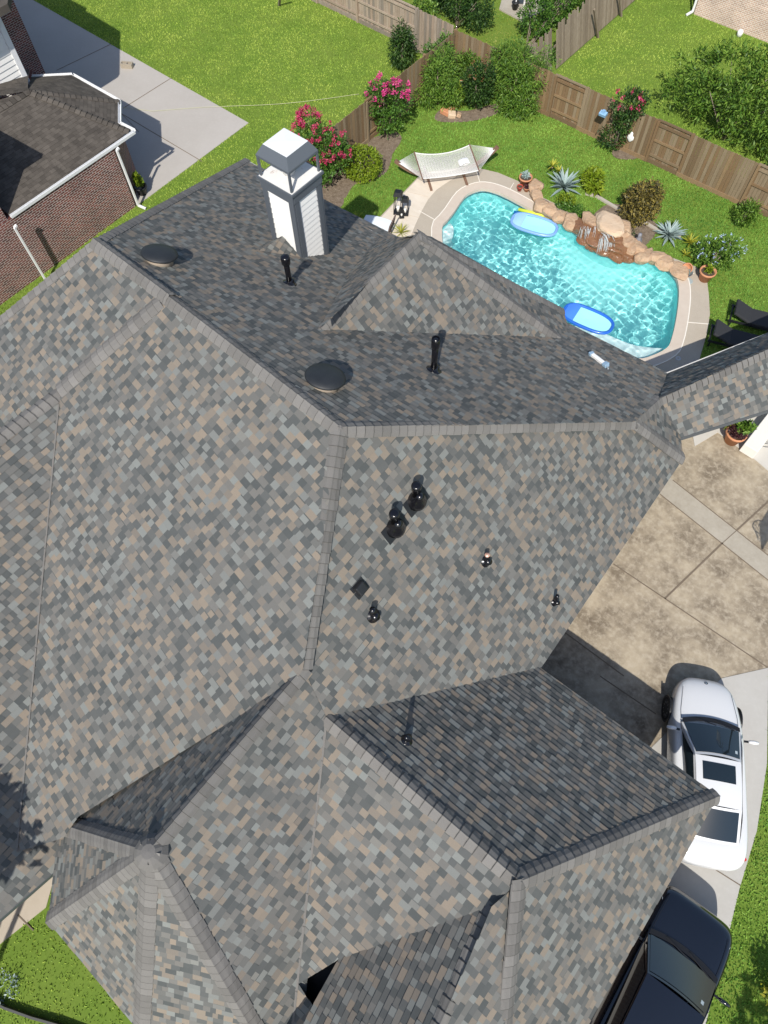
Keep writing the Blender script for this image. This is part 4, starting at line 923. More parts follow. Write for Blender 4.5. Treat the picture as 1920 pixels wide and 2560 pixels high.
grass('lawn_grass', 60000, (-36, -15.2, 27.6, 46), m_gr3, .065, 3)
grass('lawn_grass', 130000, (-14.9, 12, 27.4, 44), m_gr1, .065, 4)
grass('lawn_grass', 90000, (4.5, 13, -4, 13), m_gr2, .07, 5)
grass('lawn_grass', 60000, (-16, 2, -16, -2), m_gr1, .06, 6)

# ================================================================== NEIGHBOUR HOUSES
NH = thing('neighbor_house', 'red brick house with brown shingled roof and white gutters at the left edge', 'house', (-28, 9, 0))
N_ = lambda nm, mb, m, **k: mb.build(nm, m, NH, world=True, **k)
q = MB(); q.prism([(-23.5, -6), (-23.5, 12.15), (-24.9, 13.5), (-28.4, 13.5), (-33.5, 12.9), (-33.5, -6)], 0, 2.6); N_('wall', q, m_brick)
S1 = lambda x, y, z: at(x / 2.592 * .8641, y / 2.592 * .8641, z)
e1, e2, e3, e4, e5 = S1(836, 852, 2.66), S1(768, 800, 2.66), S1(768, 657, 2.66), S1(465, 487, 2.66), S1(205, 500, 2.66)
ap_ = S1(180, 590, 3.9); eS = V((-23.55, 7.45, 2.66)); rS = V((ap_.x, 7.45, 3.9)); vL = V((-34, 13.2, 2.9)); vL2 = V((-34, ap_.y, 3.9)); 
def nroof(poly, seed, u=None): return shingles('roof_slope', poly, NH, m_brownroof, seed, exposure=.14, wid=(.14, .34), butt=.006, tooth=.003, udir=u)
nroof([e1, ap_, rS, eS], 81, V((0, 1, 0))); nroof([e1, e2, ap_], 82); nroof([e2, e3, ap_], 83); nroof([e3, e4, ap_], 84); w1, w2 = S1(0, 500, 3.2), S1(-40, 690, 3.75)
nroof([ap_, e4, e5], 85); nroof([ap_, e5, w1, w2], 88); nroof([w1, S1(-90, 505, 3.3), S1(-90, 740, 3.75), w2], 89); nroof([ap_, w2, V((-34, 7.4, 3.3)), rS], 86)
q = MB(); q.prism([(-23.55, -8), (-23.55, 7.3), (-34, 7.3), (-34, -8)], 0, 5.9); N_('wall', q, m_brick)
up = V((0, 0, 1))
for a, b, na, nb in ((e1, ap_, V((.3, .3, 1)), V((.5, .1, 1))), (e3, ap_, V((.3, .4, 1)), V((.1, .5, 1))), (rS, ap_, V((.4, 0, 1)), V((-.3, 0, 1)))):
    ridge('ridge_cap', a, b, na.normalized(), nb.normalized(), NH, m_brownroof, 87, wdt=.15, lift=.015)
gut = [eS, e1 + V((.12, .12, 0)), e2, e3, e4, e5]
for a, b in zip(gut, gut[1:]):
    q = MB(); d_ = (b - a).normalized(); o_ = V((d_.y, -d_.x, 0)) * .07
    q.bar(a + o_ * .7 + up * -.05, b + o_ * .7 + up * -.05, .10, .012); q.bar(a + o_ * 1.4 + up * -.01, b + o_ * 1.4 + up * -.01, .012, .1); q.bar(a + up * -.01, b + up * -.01, .012, .1); N_('gutter', q, m_whitetrim)
for (ax, ay, bx, by, flare) in ((289.4, 366.5, 345.3, 513.1, 1), (17.4, 524.7, 113.8, 700.2, 1)):
    q = MB(); b = at(bx * .8641, by * .8641, .15); t_ = V((b.x, b.y, 2.6)); q.bar(b, t_, .085, .065); q.bar(b, b + V((.28, .12, -.1)), .085, .065); q.bar(t_, t_ + V((0, .12, .05)), .085, .065); N_('downspout', q, m_whitetrim)
# taller rear block with white siding, and the back block beyond it
TB = thing('neighbor_block', 'two storey white sided rear block of the red brick house at the top left corner', 'house', (-34, 6, 0))
T_ = lambda nm, mb, m, **k: mb.build(nm, m, TB, world=True, **k)
q = MB(); zz = 2.6; bx = S1(172, 500, 3.2)
while zz < 5.7:
    o_ = .03; z1 = zz + .2; x_, y_ = bx.x, bx.y
    q.add([(x_ + o_, -6, zz), (x_ + o_, y_ + o_, zz), (-40, y_ + o_, zz), (x_, -6, z1), (x_, y_, z1), (-40, y_, z1), (x_, -6, zz), (x_, y_, zz), (-40, y_, zz)], [(0, 1, 4, 3), (1, 2, 5, 4), (0, 6, 7, 1), (1, 7, 8, 2)], .5); zz += .2
T_('siding', q, m_whitesid)
q = MB(); q.box((bx.x + .01, bx.y - .07, 4.2), (.1, .2, 3.2)); q.box((bx.x - .1, bx.y + .02, 4.2), (.2, .1, 3.19)); T_('corner_trim', q, m_whitetrim)
q = MB(); q.prism([(-33.5, 8), (-33.5, 15.5), (-46, 15.5), (-46, 8)], 0, 5.7); T_('wall', q, m_brick)
q = MB(); q.box((-33.47, 13.3, 3.0), (.06, 1.9, 3.9)); T_('window', q, m_glass)
q = MB(); q.box((-33.44, 14.3, 3.0), (.08, .1, 4.1)); q.box((-33.44, 12.3, 3.0), (.08, .1, 4.1)); q.box((-33.44, 13.3, 5.0), (.075, 2.1, .1)); T_('window_frame', q, m_whitetrim)
q = MB()
q.prism([(-27.9, 12.65), (-30.5, 14.95), (-33.8, 15.1), (-47, 15.1), (-47, 7), (-27.9, 7)], 5.75, 6.0, bottom=True); q.prism([(-23.2, 7.5), (-47, 7.5), (-47, -8), (-23.2, -8)], 5.9, 6.1, bottom=True)
for (x0, x1, y0, y1) in ((-44, -29, -7, 12),):
    q.add([(x0, y0, 5.72), (x1, y0, 5.72), (x1, y1, 5.72), (x0, y1, 5.72), (x0 + 2, y0 + 4, 7.2), (x1 - 4, y0 + 4, 7.2), (x1 - 4, y1 - 4, 7.2), (x0 + 2, y1 - 4, 7.2)], [(0, 1, 5, 4), (1, 2, 6, 5), (2, 3, 7, 6), (3, 0, 4, 7), (4, 5, 6, 7), (3, 2, 1, 0)])
T_('roof', q, m_brownroof)
PH = thing('pale_brick_house', 'pale brick house wall at the top right corner of the rear lawn', 'house', (-6, 40, 0))
q = MB(); q.prism([(-12.15, 38.0), (6, 38.0), (6, 50), (-12.15, 50)], 0, 2.7); q.build('wall', m_palebrick, PH, world=True)
q = MB(); q.bar((-12.2, 37.9, .15), (-12.2, 37.9, 2.7), .09, .07); q.bar((-12.2, 37.9, .15), (-12.35, 37.6, .06), .09, .07); q.build('downspout', m_whitetrim, PH, world=True)
q = MB(); q.add([(-12.6, 37.6, 2.72), (6.4, 37.6, 2.72), (6.4, 50, 2.72), (-12.6, 50, 2.72), (-8, 43, 5.2), (3, 43, 5.2)], [(0, 1, 5, 4), (1, 2, 5), (2, 3, 4, 5), (3, 0, 4)]); q.build('roof', m_brownroof, PH, world=True)
q = MB(); q.prism(G((1078, 22), (1128, 48), (1185, 20), (1160, -60), (1100, -60)), -.02, .06); o = q.build('garden_patio', m_drive3); struct(o)
def chair_far(px, py):
    t = thing('garden_chair', 'white garden chair on the little slab in the rear yard', 'chair', at(px, py, .06), .6)
    q = MB(); q.box((0, 0, .42), (.5, .5, .06)); q.build('seat', m_white, t, bevel=.02)
    q = MB(); q.box((0, .26, .7), (.5, .06, .6), rx=-.2); q.build('backrest', m_white, t, bevel=.02)
    for x in (-.2, .2):
        for y in (-.2, .2):
            q = MB(); q.bar((x, y, 0), (x, y, .4), .05); q.build('leg', m_white, t)
chair_far(1122, 12)
t = thing('plant_pot', 'small black pot beside the white garden chair in the rear yard', 'pot', at(1112, 20, .06)); q = MB(); q.lathe([(.12, 0), (.17, .3), (.19, .3), (.19, .34), (.15, .34), (.14, .28), (.001, .28)], 18); q.build('pot', m_blackmat, t, smooth=True)
q = MB(); q.lathe([(.12, .0), (.14, .2), (.1, .27), (.001, .28)], 10); o = q.build('white_rock', m_white, None, smooth=True); o.location = at(1596, 78); tag(o, 'small white rock on grass at the foot of the pale brick wall', 'rock')
q = MB(); q.lathe([(.001, .0), (.15, .03), (.19, .12), (.15, .24), (.001, .28)], 18); o = q.build('gray_ball', M('gray_ball', (.42, .42, .44), .6), None, smooth=True); o.location = at(1231, 99); tag(o, 'gray ball lying in the grass beside the old leaning fence', 'ball')
# brick on the far driveway, hose, plant pot
t = thing('cinder_block', 'gray concrete block lying on the far driveway', 'block', at(276, 145, .02), R(30)); q = MB()
m_blk = M('block', (.36, .31, .24), .9, noise=(9, .5, (.28, .25, .2)))
for y in (-.10, .10): q.box((0, y, .1), (.55, .06, .2), rnd=.5)
for x in (-.26, 0, .26): q.box((x, 0, .1), (.05, .14, .2), rnd=.5)
q.build('block', m_blk, t)
q = MB(); q.tube([at(*p, .05) for p in ((265, 232), (330, 240), (430, 232), (500, 229), (560, 227), (610, 224), (660, 219), (720, 211), (775, 203))], .008, 6); tag(q.build('garden_hose', M('hose', (.50, .50, .30), .6)), 'thin pale garden hose trailing over the far lawn and driveway', 'hose')
t = thing('potted_plant', 'leafy green plant in a black pot at the far house corner', 'potted plant', at(309, 418, .02)); q = MB(); q.lathe([(.16, 0), (.24, .3), (.27, .31), (.27, .36), (.22, .36), (.2, .3), (.001, .3)], 20); q.build('pot', m_blackmat, t, smooth=True)
leafcloud('foliage', [(0, 0, .65, .2, .2, .32)], 330, .15, LM['bright'], t, 2.4, 91, .2)

# ================================================================== POOLSIDE THINGS
m_terra = M('terracotta', (.50, .215, .105), .75, noise=(5, .5, (.58, .30, .17)))
def pot(px, py, r, h, label, mat, plant=None, z0=.05, seed=1, rg=None):
    t = thing('potted_plant' if plant else 'clay_pot', label, 'potted plant' if plant else 'pot', at(px, py, z0))
    q = MB(); q.lathe([(r * .66, 0), (r * .92, h * .82), (r * 1.06, h * .82), (r * 1.06, h), (r * .93, h), (r * .86, h * .84), (.001, h * .84)], 26); q.build('pot', mat, t, smooth=True)
    q = MB(); q.lathe([(r * .86, h * .845), (.001, h * .87)], 20); q.build('soil', M('soil', (.07, .05, .035), .95), t)
    if plant: 
        mt, n, sz, bl = plant; leafcloud('foliage', bl, n, sz, LM[mt], t, 2.8, seed, .1)
    return t
pot(1133, 398, .26, .36, 'clay pot with small striped plant beside the first edge boulder', m_terra, ('agave', 60, .22, [(0, 0, .42, .14, .14, .14)]), .05, 3)
pot(1122, 411, .12, .2, 'small red glazed bowl standing in front of the upper clay pot', M('red_glaze', (.42, .06, .035), .3), None)
pot(1137, 412, .13, .16, 'little pot of dark red succulents beside the red bowl', m_terra, ('purple', 150, .07, [(0, 0, .2, .16, .16, .09)]), .05, 4)
pot(1521, 603, .29, .42, 'large terracotta pot under the blue flowered shrub', m_terra, ('bright', 60, .22, [(0, 0, .52, .15, .15, .16)]), .03, 5)
pot(1485, 594, .15, .12, 'low dark bowl of whitish succulents at the end of the boulders', M('blue_bowl', (.05, .05, .09), .4), ('agave', 130, .07, [(0, 0, .15, .17, .14, .07)]), .05, 6)
t = thing('clay_pot', 'empty terracotta pot tipped between the last boulder and the large pot', 'pot', at(1487, 578, .18)); q = MB(); q.lathe([(.12, -.16), (.17, .12), (.2, .12), (.2, .18), (.17, .18), (.15, .1), (.001, .1)], 20, m=Matrix.Rotation(1.1, 3, 'X')); q.build('pot', m_terra, t, smooth=True)
q = MB(); q.lathe([(.001, .012), (.155, .012), (.165, .004), (.165, 0)][::-1], 26); o = q.build('skimmer_lid', M('lid', (.34, .39, .39), .5, noise=(8, .3, (.28, .32, .32)))); o.location = at(1487, 607, .026); tag(o, 'round gray skimmer lid in the paving below the large clay pot', 'lid')
q = MB(); q.lathe([(.03, .008), (.09, .01), (.10, .0)], 20, cap=False); o = q.build('deck_drain', M('drain', (.45, .45, .45), .5)); o.location = at(1465, 774 + 92 * .0, .026); tag(o, 'small round drain in the shaded pool paving', 'drain')
pot(997, 190, .16, .26, 'small clay pot among the shrubs of the corner bed', m_terra, None, .5)
m_rock = M('tan_rock', (.46, .315, .19), .85, noise=(2.2, .85, (.27, .135, .075)), noise2=(7, .45, (.56, .45, .32)), bump=(9, .7, .06))
m_wetrock = M('wet_rock', (.19, .085, .038), .22, spec=.6, noise=(2.4, .75, (.125, .055, .032)), noise2=(8, .4, (.40, .235, .12)), bump=(9, .7, .05))
m_paleslab = M('pale_slab', (.62, .48, .34), .8, noise=(3, .6, (.50, .33, .2)), bump=(10, .5, .04))
def rockbm(seed, rx, ry, rz, flat=.6):
    rr = random.Random(seed); bm = bmesh.new(); bmesh.ops.create_icosphere(bm, subdivisions=3, radius=1)
    pl_ = [(V((rr.uniform(-1, 1), rr.uniform(-1, 1), rr.uniform(-.6, 1))).normalized(), rr.uniform(.62, .9)) for _ in range(11)] + [(V((rr.uniform(-.15, .15), rr.uniform(-.15, .15), 1)).normalized(), flat)]
    ph = [rr.uniform(0, 6.28) for _ in range(6)]
    for v in bm.verts:
        for n_, d_ in pl_:
            k = v.co.dot(n_) - d_
            if k > 0: v.co -= n_ * k * .92
        v.co *= 1 + .035 * math.sin(7 * v.co.x + ph[0]) * math.sin(8 * v.co.y + ph[1]) + .02 * math.sin(15 * v.co.z + ph[2])
        v.co.x *= rx; v.co.y *= ry; v.co.z *= rz
    q = MB(); bm.verts.index_update(); q.add([v.co.copy() for v in bm.verts], [tuple(v.index for v in f.verts) for f in bm.faces], rr.random()); bm.free(); return q
Z5 = lambda x, y, z=0: at((1280 + x * 640 / 1659) * .8641, (400 + y * 640 / 1659) * .8641, z)
edge_rocks = [((152, 172), .33, .42, .3, 'pale upright boulder directly below the upper clay pot'), ((157, 238), .28, .36, .26, 'tan boulder second down from the upper clay pot'),
    ((186, 296), .4, .36, .3, 'broad rounded tan boulder third from the upper clay pot'), ((254, 330), .42, .36, .28, 'orange flecked boulder at the tips of the two pool noodles'),
    ((313, 366), .36, .34, .26, 'pale boulder between the orange flecked boulder and the waterfall'), ((388, 402), .46, .42, .32, 'brown pink boulder adjoining the left side of the waterfall'),
    ((822, 586), .40, .36, .36, 'tall golden boulder just right of the waterfall by the gray figure'), ((862, 622), .52, .36, .26, 'wide orange boulder right of the tall golden boulder'),
    ((938, 634), .30, .4, .3, 'narrow peach boulder in the middle of the right boulder row'), ((995, 668), .46, .36, .26, 'orange brown slab boulder past the narrow peach boulder'),
    ((1044, 686), .2, .24, .18, 'smallest dark boulder in the right boulder row'), ((1085, 722), .5, .36, .2, 'flat pale boulder at the end of the right boulder row')]
for i, (p, rx, ry, rz, lb) in enumerate(edge_rocks):
    o = rockbm(100 + i, rx, ry, rz).build('boulder', m_rock, None, smooth=False, bevel=0); o.location = Z5(p[0], p[1], .16); o.rotation_euler = (0, 0, i * 1.1)
    tag(o, lb, 'boulder', 'tan boulders edging the pool')
WFL = thing('rock_waterfall', 'stacked orange brown rock waterfall pouring into the pool', 'waterfall', Z5(600, 500))
def wrock(px, py, z, rx, ry, rz, mt, seed, rot=0, flat=.5):
    q = rockbm(seed, rx, ry, rz, flat); o = q.build('boulder', mt, WFL); o.location = Z5(px, py, z) - WFL.location; o.rotation_euler = (0, 0, rot)
for i, (px, py, z, rx, ry, rz, mt, rot) in enumerate(((628, 415, .62, .80, .55, .3, m_paleslab, -.5), (520, 402, .4, .58, .32, .3, m_rock, -.4), (440, 432, .2, .42, .38, .3, m_wetrock, 0), (500, 450, .3, .5, .4, .26, m_wetrock, .5),
        (595, 480, .42, .62, .38, .2, m_wetrock, -.2), (560, 520, .25, .55, .4, .26, m_wetrock, .3), (660, 500, .45, .6, .36, .24, m_wetrock, -.6), (700, 480, .5, .42, .34, .3, m_rock, .2), (722, 440, .5, .44, .36, .3, m_rock, -.8),
        (485, 520, .1, .42, .36, .24, m_wetrock, .1), (650, 555, .22, .6, .36, .22, m_wetrock, -.5), (575, 570, .08, .5, .3, .2, m_wetrock, -.3), (660, 608, .05, .56, .3, .2, m_wetrock, -.3), (700, 555, .3, .46, .34, .3, m_wetrock, .3),
        (742, 520, .35, .34, .46, .3, m_rock, .2), (765, 560, .22, .34, .46, .28, m_rock, .3), (735, 615, .06, .46, .3, .22, m_wetrock, -.2), (530, 560, -.02, .4, .26, .18, m_wetrock, .4))):
    wrock(px, py, z, rx, ry, rz, mt, 200 + i, rot)
m_foam = M('falling_water', (.80, .88, .90), .25, alpha=.38)
q = MB(); rr = random.Random(5)
for (x0, y0, x1, y1, z0, z1, n_) in ((470, 440, 455, 520, .5, -.05, 16), (520, 440, 500, 500, .55, .25, 14), (590, 500, 575, 600, .5, -.06, 30), (640, 530, 620, 610, .42, -.06, 22), (600, 470, 640, 520, .62, .48, 12)):
    for k in range(n_):
        dx, dy = rr.uniform(-26, 26), rr.uniform(-14, 14); a, b = Z5(x0 + dx, y0 + dy, z0 + .06), Z5(x1 + dx * 1.3, y1 + dy * 1.6, z1 + .04); mpt = a.lerp(b, .45) + V((0, 0, .1))
        q.tube([a, mpt, b], [rr.uniform(.004, .010)] * 3, 5)
q.build('falling_water', m_foam, WFL, world=True, smooth=True)
# gray garden figure (a small bird like ornament)
t = thing('garden_figure', 'small gray bird shaped garden figure right of the waterfall', 'ornament', Z5(806, 548), 0); m_fig = M('figure_gray', (.20, .20, .22), .5)
q = MB(); q.lathe([(.001, 0), (.1, .02), (.13, .14), (.13, .26), (.08, .36), (.07, .4), (.085, .46), (.06, .53), (.001, .55)], 18); q.build('body', m_fig, t, smooth=True)
q = MB(); q.tube([(0, -.05, .47), (0, -.16, .45)], [.03, .004], 8); q.build('beak', m_fig, t)
q = MB(); q.patch((.1, -.02, .12), (.14, .12, .1), (.05, .2, .3), (.09, -.02, .34), 3, 3, .02); q.patch((-.1, -.02, .12), (-.14, .12, .1), (-.05, .2, .3), (-.09, -.02, .34), 3, 3, -.02); q.build('wings', m_fig, t)
# white wall ornament on the fence
t = thing('wall_ornament', 'white ornament hanging on the railed back fence panel', 'ornament', (-10.2 + .95, YF - .1, 1.0)); p_ = at(1362, 297, 1.0); r_ = ray(1362, 297); k_ = (YF - .12) / r_[1]; t.location = (r_[0] * k_, YF - .12, CAMH + r_[2] * k_)
q = MB(); q.lathe([(.001, -.2), (.06, -.16), (.15, -.05), (.14, .06), (.06, .13), (.07, .19), (.03, .24), (.001, .25)], 16, m=Matrix.Diagonal((1, .3, 1))); q.build('plaque', m_white, t, smooth=True)
q = MB(); q.box((0, 0, 0), (.3, .2, .12), rx=.3); q.box((0, 0, .1), (.12, .12, .1)); o = q.build('bird_feeder', M('feeder_blue', (.24, .42, .62), .4)); o.location = at(1303, 246, 1.5); tag(o, 'small pale blue bird feeder in the dark crape myrtle', 'feeder')
# bricks and stones at the corner bed
for i, (px, py, sz, mt, lb) in enumerate(((962, 247, (.45, .22, .2), m_terra, 'terracotta block at the front of the corner bed'), (975, 252, (.34, .3, .2), m_paleslab, 'white stone slab beside the terracotta block in corner bed'), (975, 237, (.5, .18, .12), m_terra, 'tilted orange tile behind the white stone slab'), (990, 252, (.22, .2, .16), m_rock, 'small tan stone right of the white stone slab'))):
    q = MB(); q.box((0, 0, sz[2] / 2), sz); o = q.build('bed_stone', mt, None, bevel=.03); o.location = at(px, py, .01); o.rotation_euler = (.1 * i, .12 * (i % 2), i * .7); tag(o, lb, 'stone')
# lanterns
m_lg = M('lantern_glass', (.9, .92, .93), .05, alpha=.18); m_wax = M('candle_wax', (.82, .80, .74), .5)
def lantern(px, py, w_, h, label, rz):
    t = thing('lantern', label, 'lantern', at(px, py, .03), rz, 'black candle lanterns on the patio'); r = w_ / 2
    q = MB(); q.box((0, 0, .03), (w_, w_, .06)); q.build('base', m_blackmat, t)
    for x in (-1, 1):
        for y in (-1, 1):
            q = MB(); q.bar((x * (r - .015), y * (r - .015), .05), (x * (r - .04), y * (r - .04), h - .12), .026); q.build('frame_bar', m_blackmat, t)
    q = MB(); k = r * 1.06; q.add([(-k, -k, h - .14), (k, -k, h - .14), (k, k, h - .14), (-k, k, h - .14), (-k * .62, -k * .62, h), (k * .62, -k * .62, h), (k * .62, k * .62, h), (-k * .62, k * .62, h)], [(0, 1, 5, 4), (1, 2, 6, 5), (2, 3, 7, 6), (3, 0, 4, 7), (4, 5, 6, 7), (3, 2, 1, 0)]); q.build('roof', m_blackmat, t)
    q = MB(); q.tube([(-.05, 0, h), (-.05, 0, h + .07), (.05, 0, h + .07), (.05, 0, h)], .008, 6); q.build('handle', m_blackmat, t)
    q = MB(); q.lathe([(r * .36, .06), (r * .36, .06 + h * .25), (.001, .06 + h * .25)], 16); q.build('candle', m_wax, t, smooth=True)
lantern(860, 459, .33, 1.0, 'tallest of the three black lanterns on the patio', R(28)); lantern(875, 462, .28, .78, 'middle sized black lantern right of the tallest one', R(34)); lantern(867.5, 469, .19, .42, 'smallest black lantern in front of the two tall ones', R(45))
# towel covered lounge chair by the roof edge
t = thing('patio_chair', 'brown slatted patio chair draped in a white towel at the roof edge', 'chair', at(822, 508, .03), R(20))
q = MB(); q.box((0, 0, .38), (.75, .7, .08)); q.build('seat', M('wicker', (.16, .115, .09), .7), t, bevel=.02)
q = MB()
for i in range(7): q.bar((.42, -.34 + i * .11, .38), (.52, -.34 + i * .11, .86), .05)
q.bar((.47, -.38, .62), (.47, .38, .62), .04); q.build('backrest', M('wicker_slats', (.16, .115, .10), .7), t)
for x in (-.32, .32):
    for y in (-.3, .3):
        q = MB(); q.bar((x, y, 0), (x, y, .36), .05); q.build('leg', m_bark, t)
q = MB(); q.patch((-.72, -.37, .48), (.4, -.37, .46), (.4, .37, .46), (-.72, .37, .48), 10, 8, .07, .02); q.patch((-.72, .37, .48), (-.72, -.37, .48), (-.76, -.37, .12), (-.76, .37, .12), 6, 4, 0, .02)
o = q.build('towel', M('towel', (.74, .79, .82), .9, noise=(3, .3, (.6, .68, .74)), stretch=(.4, 4, 1)), None, smooth=True); o.location = at(822, 508, .03); o.rotation_euler = (0, 0, R(20)); tag(o, 'white towel spread over the brown patio chair', 'towel')

# hammock ------------------------------------------------------------------
m_hw = M('hammock_wood', (.17, .095, .06), .55, noise=(4, .5, (.26, .165, .11)), stretch=(1, 1, 1)); m_rope = M('rope', (.74, .73, .70), .8)
Z4 = lambda x, y, z=0: at((840 + x * 640 / 1659) * .8641, (300 + y * 640 / 1659) * .8641, z)
hA, hB = Z4(385, 275, 1.0), Z4(1050, 165, 1.12); hc = (hA + hB) / 2; hc.z = 0
HM = thing('hammock', 'white rope hammock on curved wooden stand between lawn and pool', 'hammock', hc); hl = (hB - hA); hl.z = 0; half = hl.length / 2; hx = hl.normalized(); hy = V((-hx.y, hx.x, 0))
HP = lambda s, o, z: hx * s + hy * o + V((0, 0, z))
q = MB()
for k in range(26):
    s0 = -half + 2 * half * k / 26; s1 = -half + 2 * half * (k + 1) / 26; zc = lambda s: .12 + .95 * (abs(s) / half) ** 2.4
    q.bar(HP(s0, 0, zc(s0)), HP(s1 + .01, 0, zc(s1)), .10, .14, .5)
q.build('stand_arc', m_hw, HM, bevel=0)
for s_ in (-.75, .75):
    q = MB(); q.bar(HP(s_, -.75, .05), HP(s_, .75, .05), .09, .09, .5); q.build('stand_foot', m_hw, HM)
for s_, sl in ((-.95, -1.35), (.95, 1.35)):
    q = MB(); q.bar(HP(sl * .86, -.84, .72), HP(sl * .86, .84, .72), .045, .045, .5); q.build('spreader_bar', m_hw, HM)
q = MB(); b_ = 1.16; Wn = 11; Ln = 40; zn = lambda u, v: .72 - .26 * (1 - u * u) * (.55 + .45 * (1 - v * v))
def NP(u, v): return HP(u * b_, v * .80 * (1 - .12 * (1 - u * u)), zn(u, v))
for i in range(-Wn, Wn + 1):       # diamond knotted net: two families of crossing ropes
    for sgn in (1, -1):
        pts = []
        for j in range(Ln + 1):
            u = -1 + 2 * j / Ln; v = (i / Wn + sgn * (.045 if j % 2 else -.045)); v = max(-1, min(1, v)); pts.append(NP(u, v))
        q.tube(pts, .0085, 4, cap=False)
for v in (-1, 1): q.tube([NP(-1 + 2 * j / 20, v) for j in range(21)], .014, 5)
for e_, sg in ((-half + .08, -1), (half - .08, 1)):
    for i in range(-11, 12): q.tube([NP(sg, i / 11), HP(e_, 0, 1.0)], .006, 4, cap=False)
q.build('rope_net', m_rope, HM)
PL = NP(.62, -.05); o = MB().patch((-.2, -.17, .0), (.2, -.17, 0), (.2, .17, 0), (-.2, .17, 0), 8, 8, .05, .05).patch((-.2, .17, -.01), (.2, .17, -.01), (.2, -.17, -.01), (-.2, -.17, -.01), 6, 6, .03, .03).build('pillow', m_white, None, smooth=True); o.location = hc + PL + V((0, 0, .06)); o.rotation_euler = (0, -.15, math.atan2(hx.y, hx.x) + .1); tag(o, 'small white pillow lying on the rope hammock', 'pillow')

# pool floats and noodles -----------------------------------------------------
m_fmesh = M('float_mesh', (.36, .80, .84), .7); 
def pool_float(px, py, ang, label, mt, sz=1.0):
    t = thing('pool_float', label, 'pool float', at(px, py, WL + .07), ang, 'inflatable pool loungers'); pts = []; n = 40
    for i in range(n + 1):
        a = 2 * math.pi * i / n; pts.append(V((.86 * math.copysign(abs(math.cos(a)) ** .72, math.cos(a)), .43 * math.copysign(abs(math.sin(a)) ** .72, math.sin(a)), 0)) * sz)
    q = MB(); q.tube(pts, .062, 10, cap=False); q.build('tube_ring', mt, t, smooth=True)
    q = MB(); out = [p * .95 for p in pts[:-1]]; q.add([(p.x, p.y, -.01) for p in out] + [(0, 0, -.035)], [(i, (i + 1) % n, n) for i in range(n)], .5); q.build('mesh_seat', m_fmesh, t)
    q = MB(); out = []; rows = []
    for j in range(5):
        x = -.80 + .40 * j / 4; hh = .43 * max(0, 1 - (abs(x) / .88) ** 2.8) ** (1 / 2.8) * .97; rows.append([V((x, hh * (k / 6 * 2 - 1), .045 + .05 * math.sin(math.pi * j / 4) * (1 - (k / 3 - 1) ** 2 * .8))) * sz for k in range(7)])
    q.add([p for r_ in rows for p in r_], [(j * 7 + k, j * 7 + k + 1, j * 7 + k + 8, j * 7 + k + 7) for j in range(4) for k in range(6)], .5); q.build('headrest', M('headrest_' + mt.name, tuple(min(1, c * 1.5 + .04) for c in mt.node_tree.nodes['RGB'].outputs[0].default_value[:3]), .35), t, smooth=True)
a_, b__ = at(1112, 472, WL), at(1196, 497, WL); ang = math.atan2((b__ - a_).y, (b__ - a_).x)
pool_float(1154, 485, ang, 'pale lilac rimmed pool float by the noodles', M('lilac_vinyl', (.20, .36, .72), .3, coat=.3), 1.06)
a_, b__ = at(1225, 668, WL), at(1316, 707, WL); ang = math.atan2((b__ - a_).y, (b__ - a_).x)
pool_float(1270, 688, ang, 'bright blue rimmed pool float close to the house roof', M('blue_vinyl', (.02, .13, .55), .3, coat=.3), 1.08)
for nm, a, b, mt, lb in (('n1', (1110, 458), (1190, 478), M('foam_blue', (.005, .15, .42), .6), 'blue foam pool noodle floating above the lilac float'), ('n2', (1120, 452), (1196, 473), M('foam_lime', (.60, .70, .06), .6), 'lime yellow foam pool noodle against the pool edge')):
    a, b = at(*a, WL + .04), at(*b, WL + .04); q = MB(); q.tube([(0, 0, 0), (b - a) * .5 + V((.02, .03, 0)), b - a], .062, 14); o = q.build('pool_noodle', mt, None, smooth=True); o.location = a; tag(o, lb, 'pool noodle', 'foam pool noodles')

# black loungers in the shade ----------------------------------------------------
m_lf = M('lounger_fabric', (.022, .023, .026), .85)
def lounger(p, ang, label):
    t = thing('sun_lounger', label, 'lounger', p, ang, 'black sun loungers on the shaded lawn')
    q = MB(); q.box((.45, 0, .34), (1.35, .72, .10)); q.build('seat_cushion', m_lf, t, bevel=.03)
    q = MB(); q.box((-.50, 0, .47), (.72, .72, .10), ry=R(24)); q.build('back_cushion', m_lf, t, bevel=.03)
    q = MB()
    for y in (-.37, .37): q.box((.1, y, .27), (2.0, .05, .07))
    q.box((-.85, 0, .27), (.05, .7, .065)); q.box((1.07, 0, .27), (.05, .7, .065)); q.build('frame', m_blackmat, t)
    for x in (-.8, 1.0):
        for y in (-.35, .35):
            q = MB(); q.bar((x, y, 0), (x, y, .25), .05); q.build('leg', m_blackmat, t)
l0 = at(1592, 668, .5); d_ = at(1690, 700, .35) - l0; d_.z = 0; d_.normalize()
lounger((l0 + d_ * .75) * 1.0 - V((0, 0, l0.z)), math.atan2(d_.y, d_.x), 'upper black sun lounger with its headrest catching the sun')
l1 = at(1545, 716, .4); lounger(V((l1.x, l1.y, 0)) + d_ * .75, math.atan2(d_.y, d_.x), 'lower black sun lounger wholly in the roof shade')

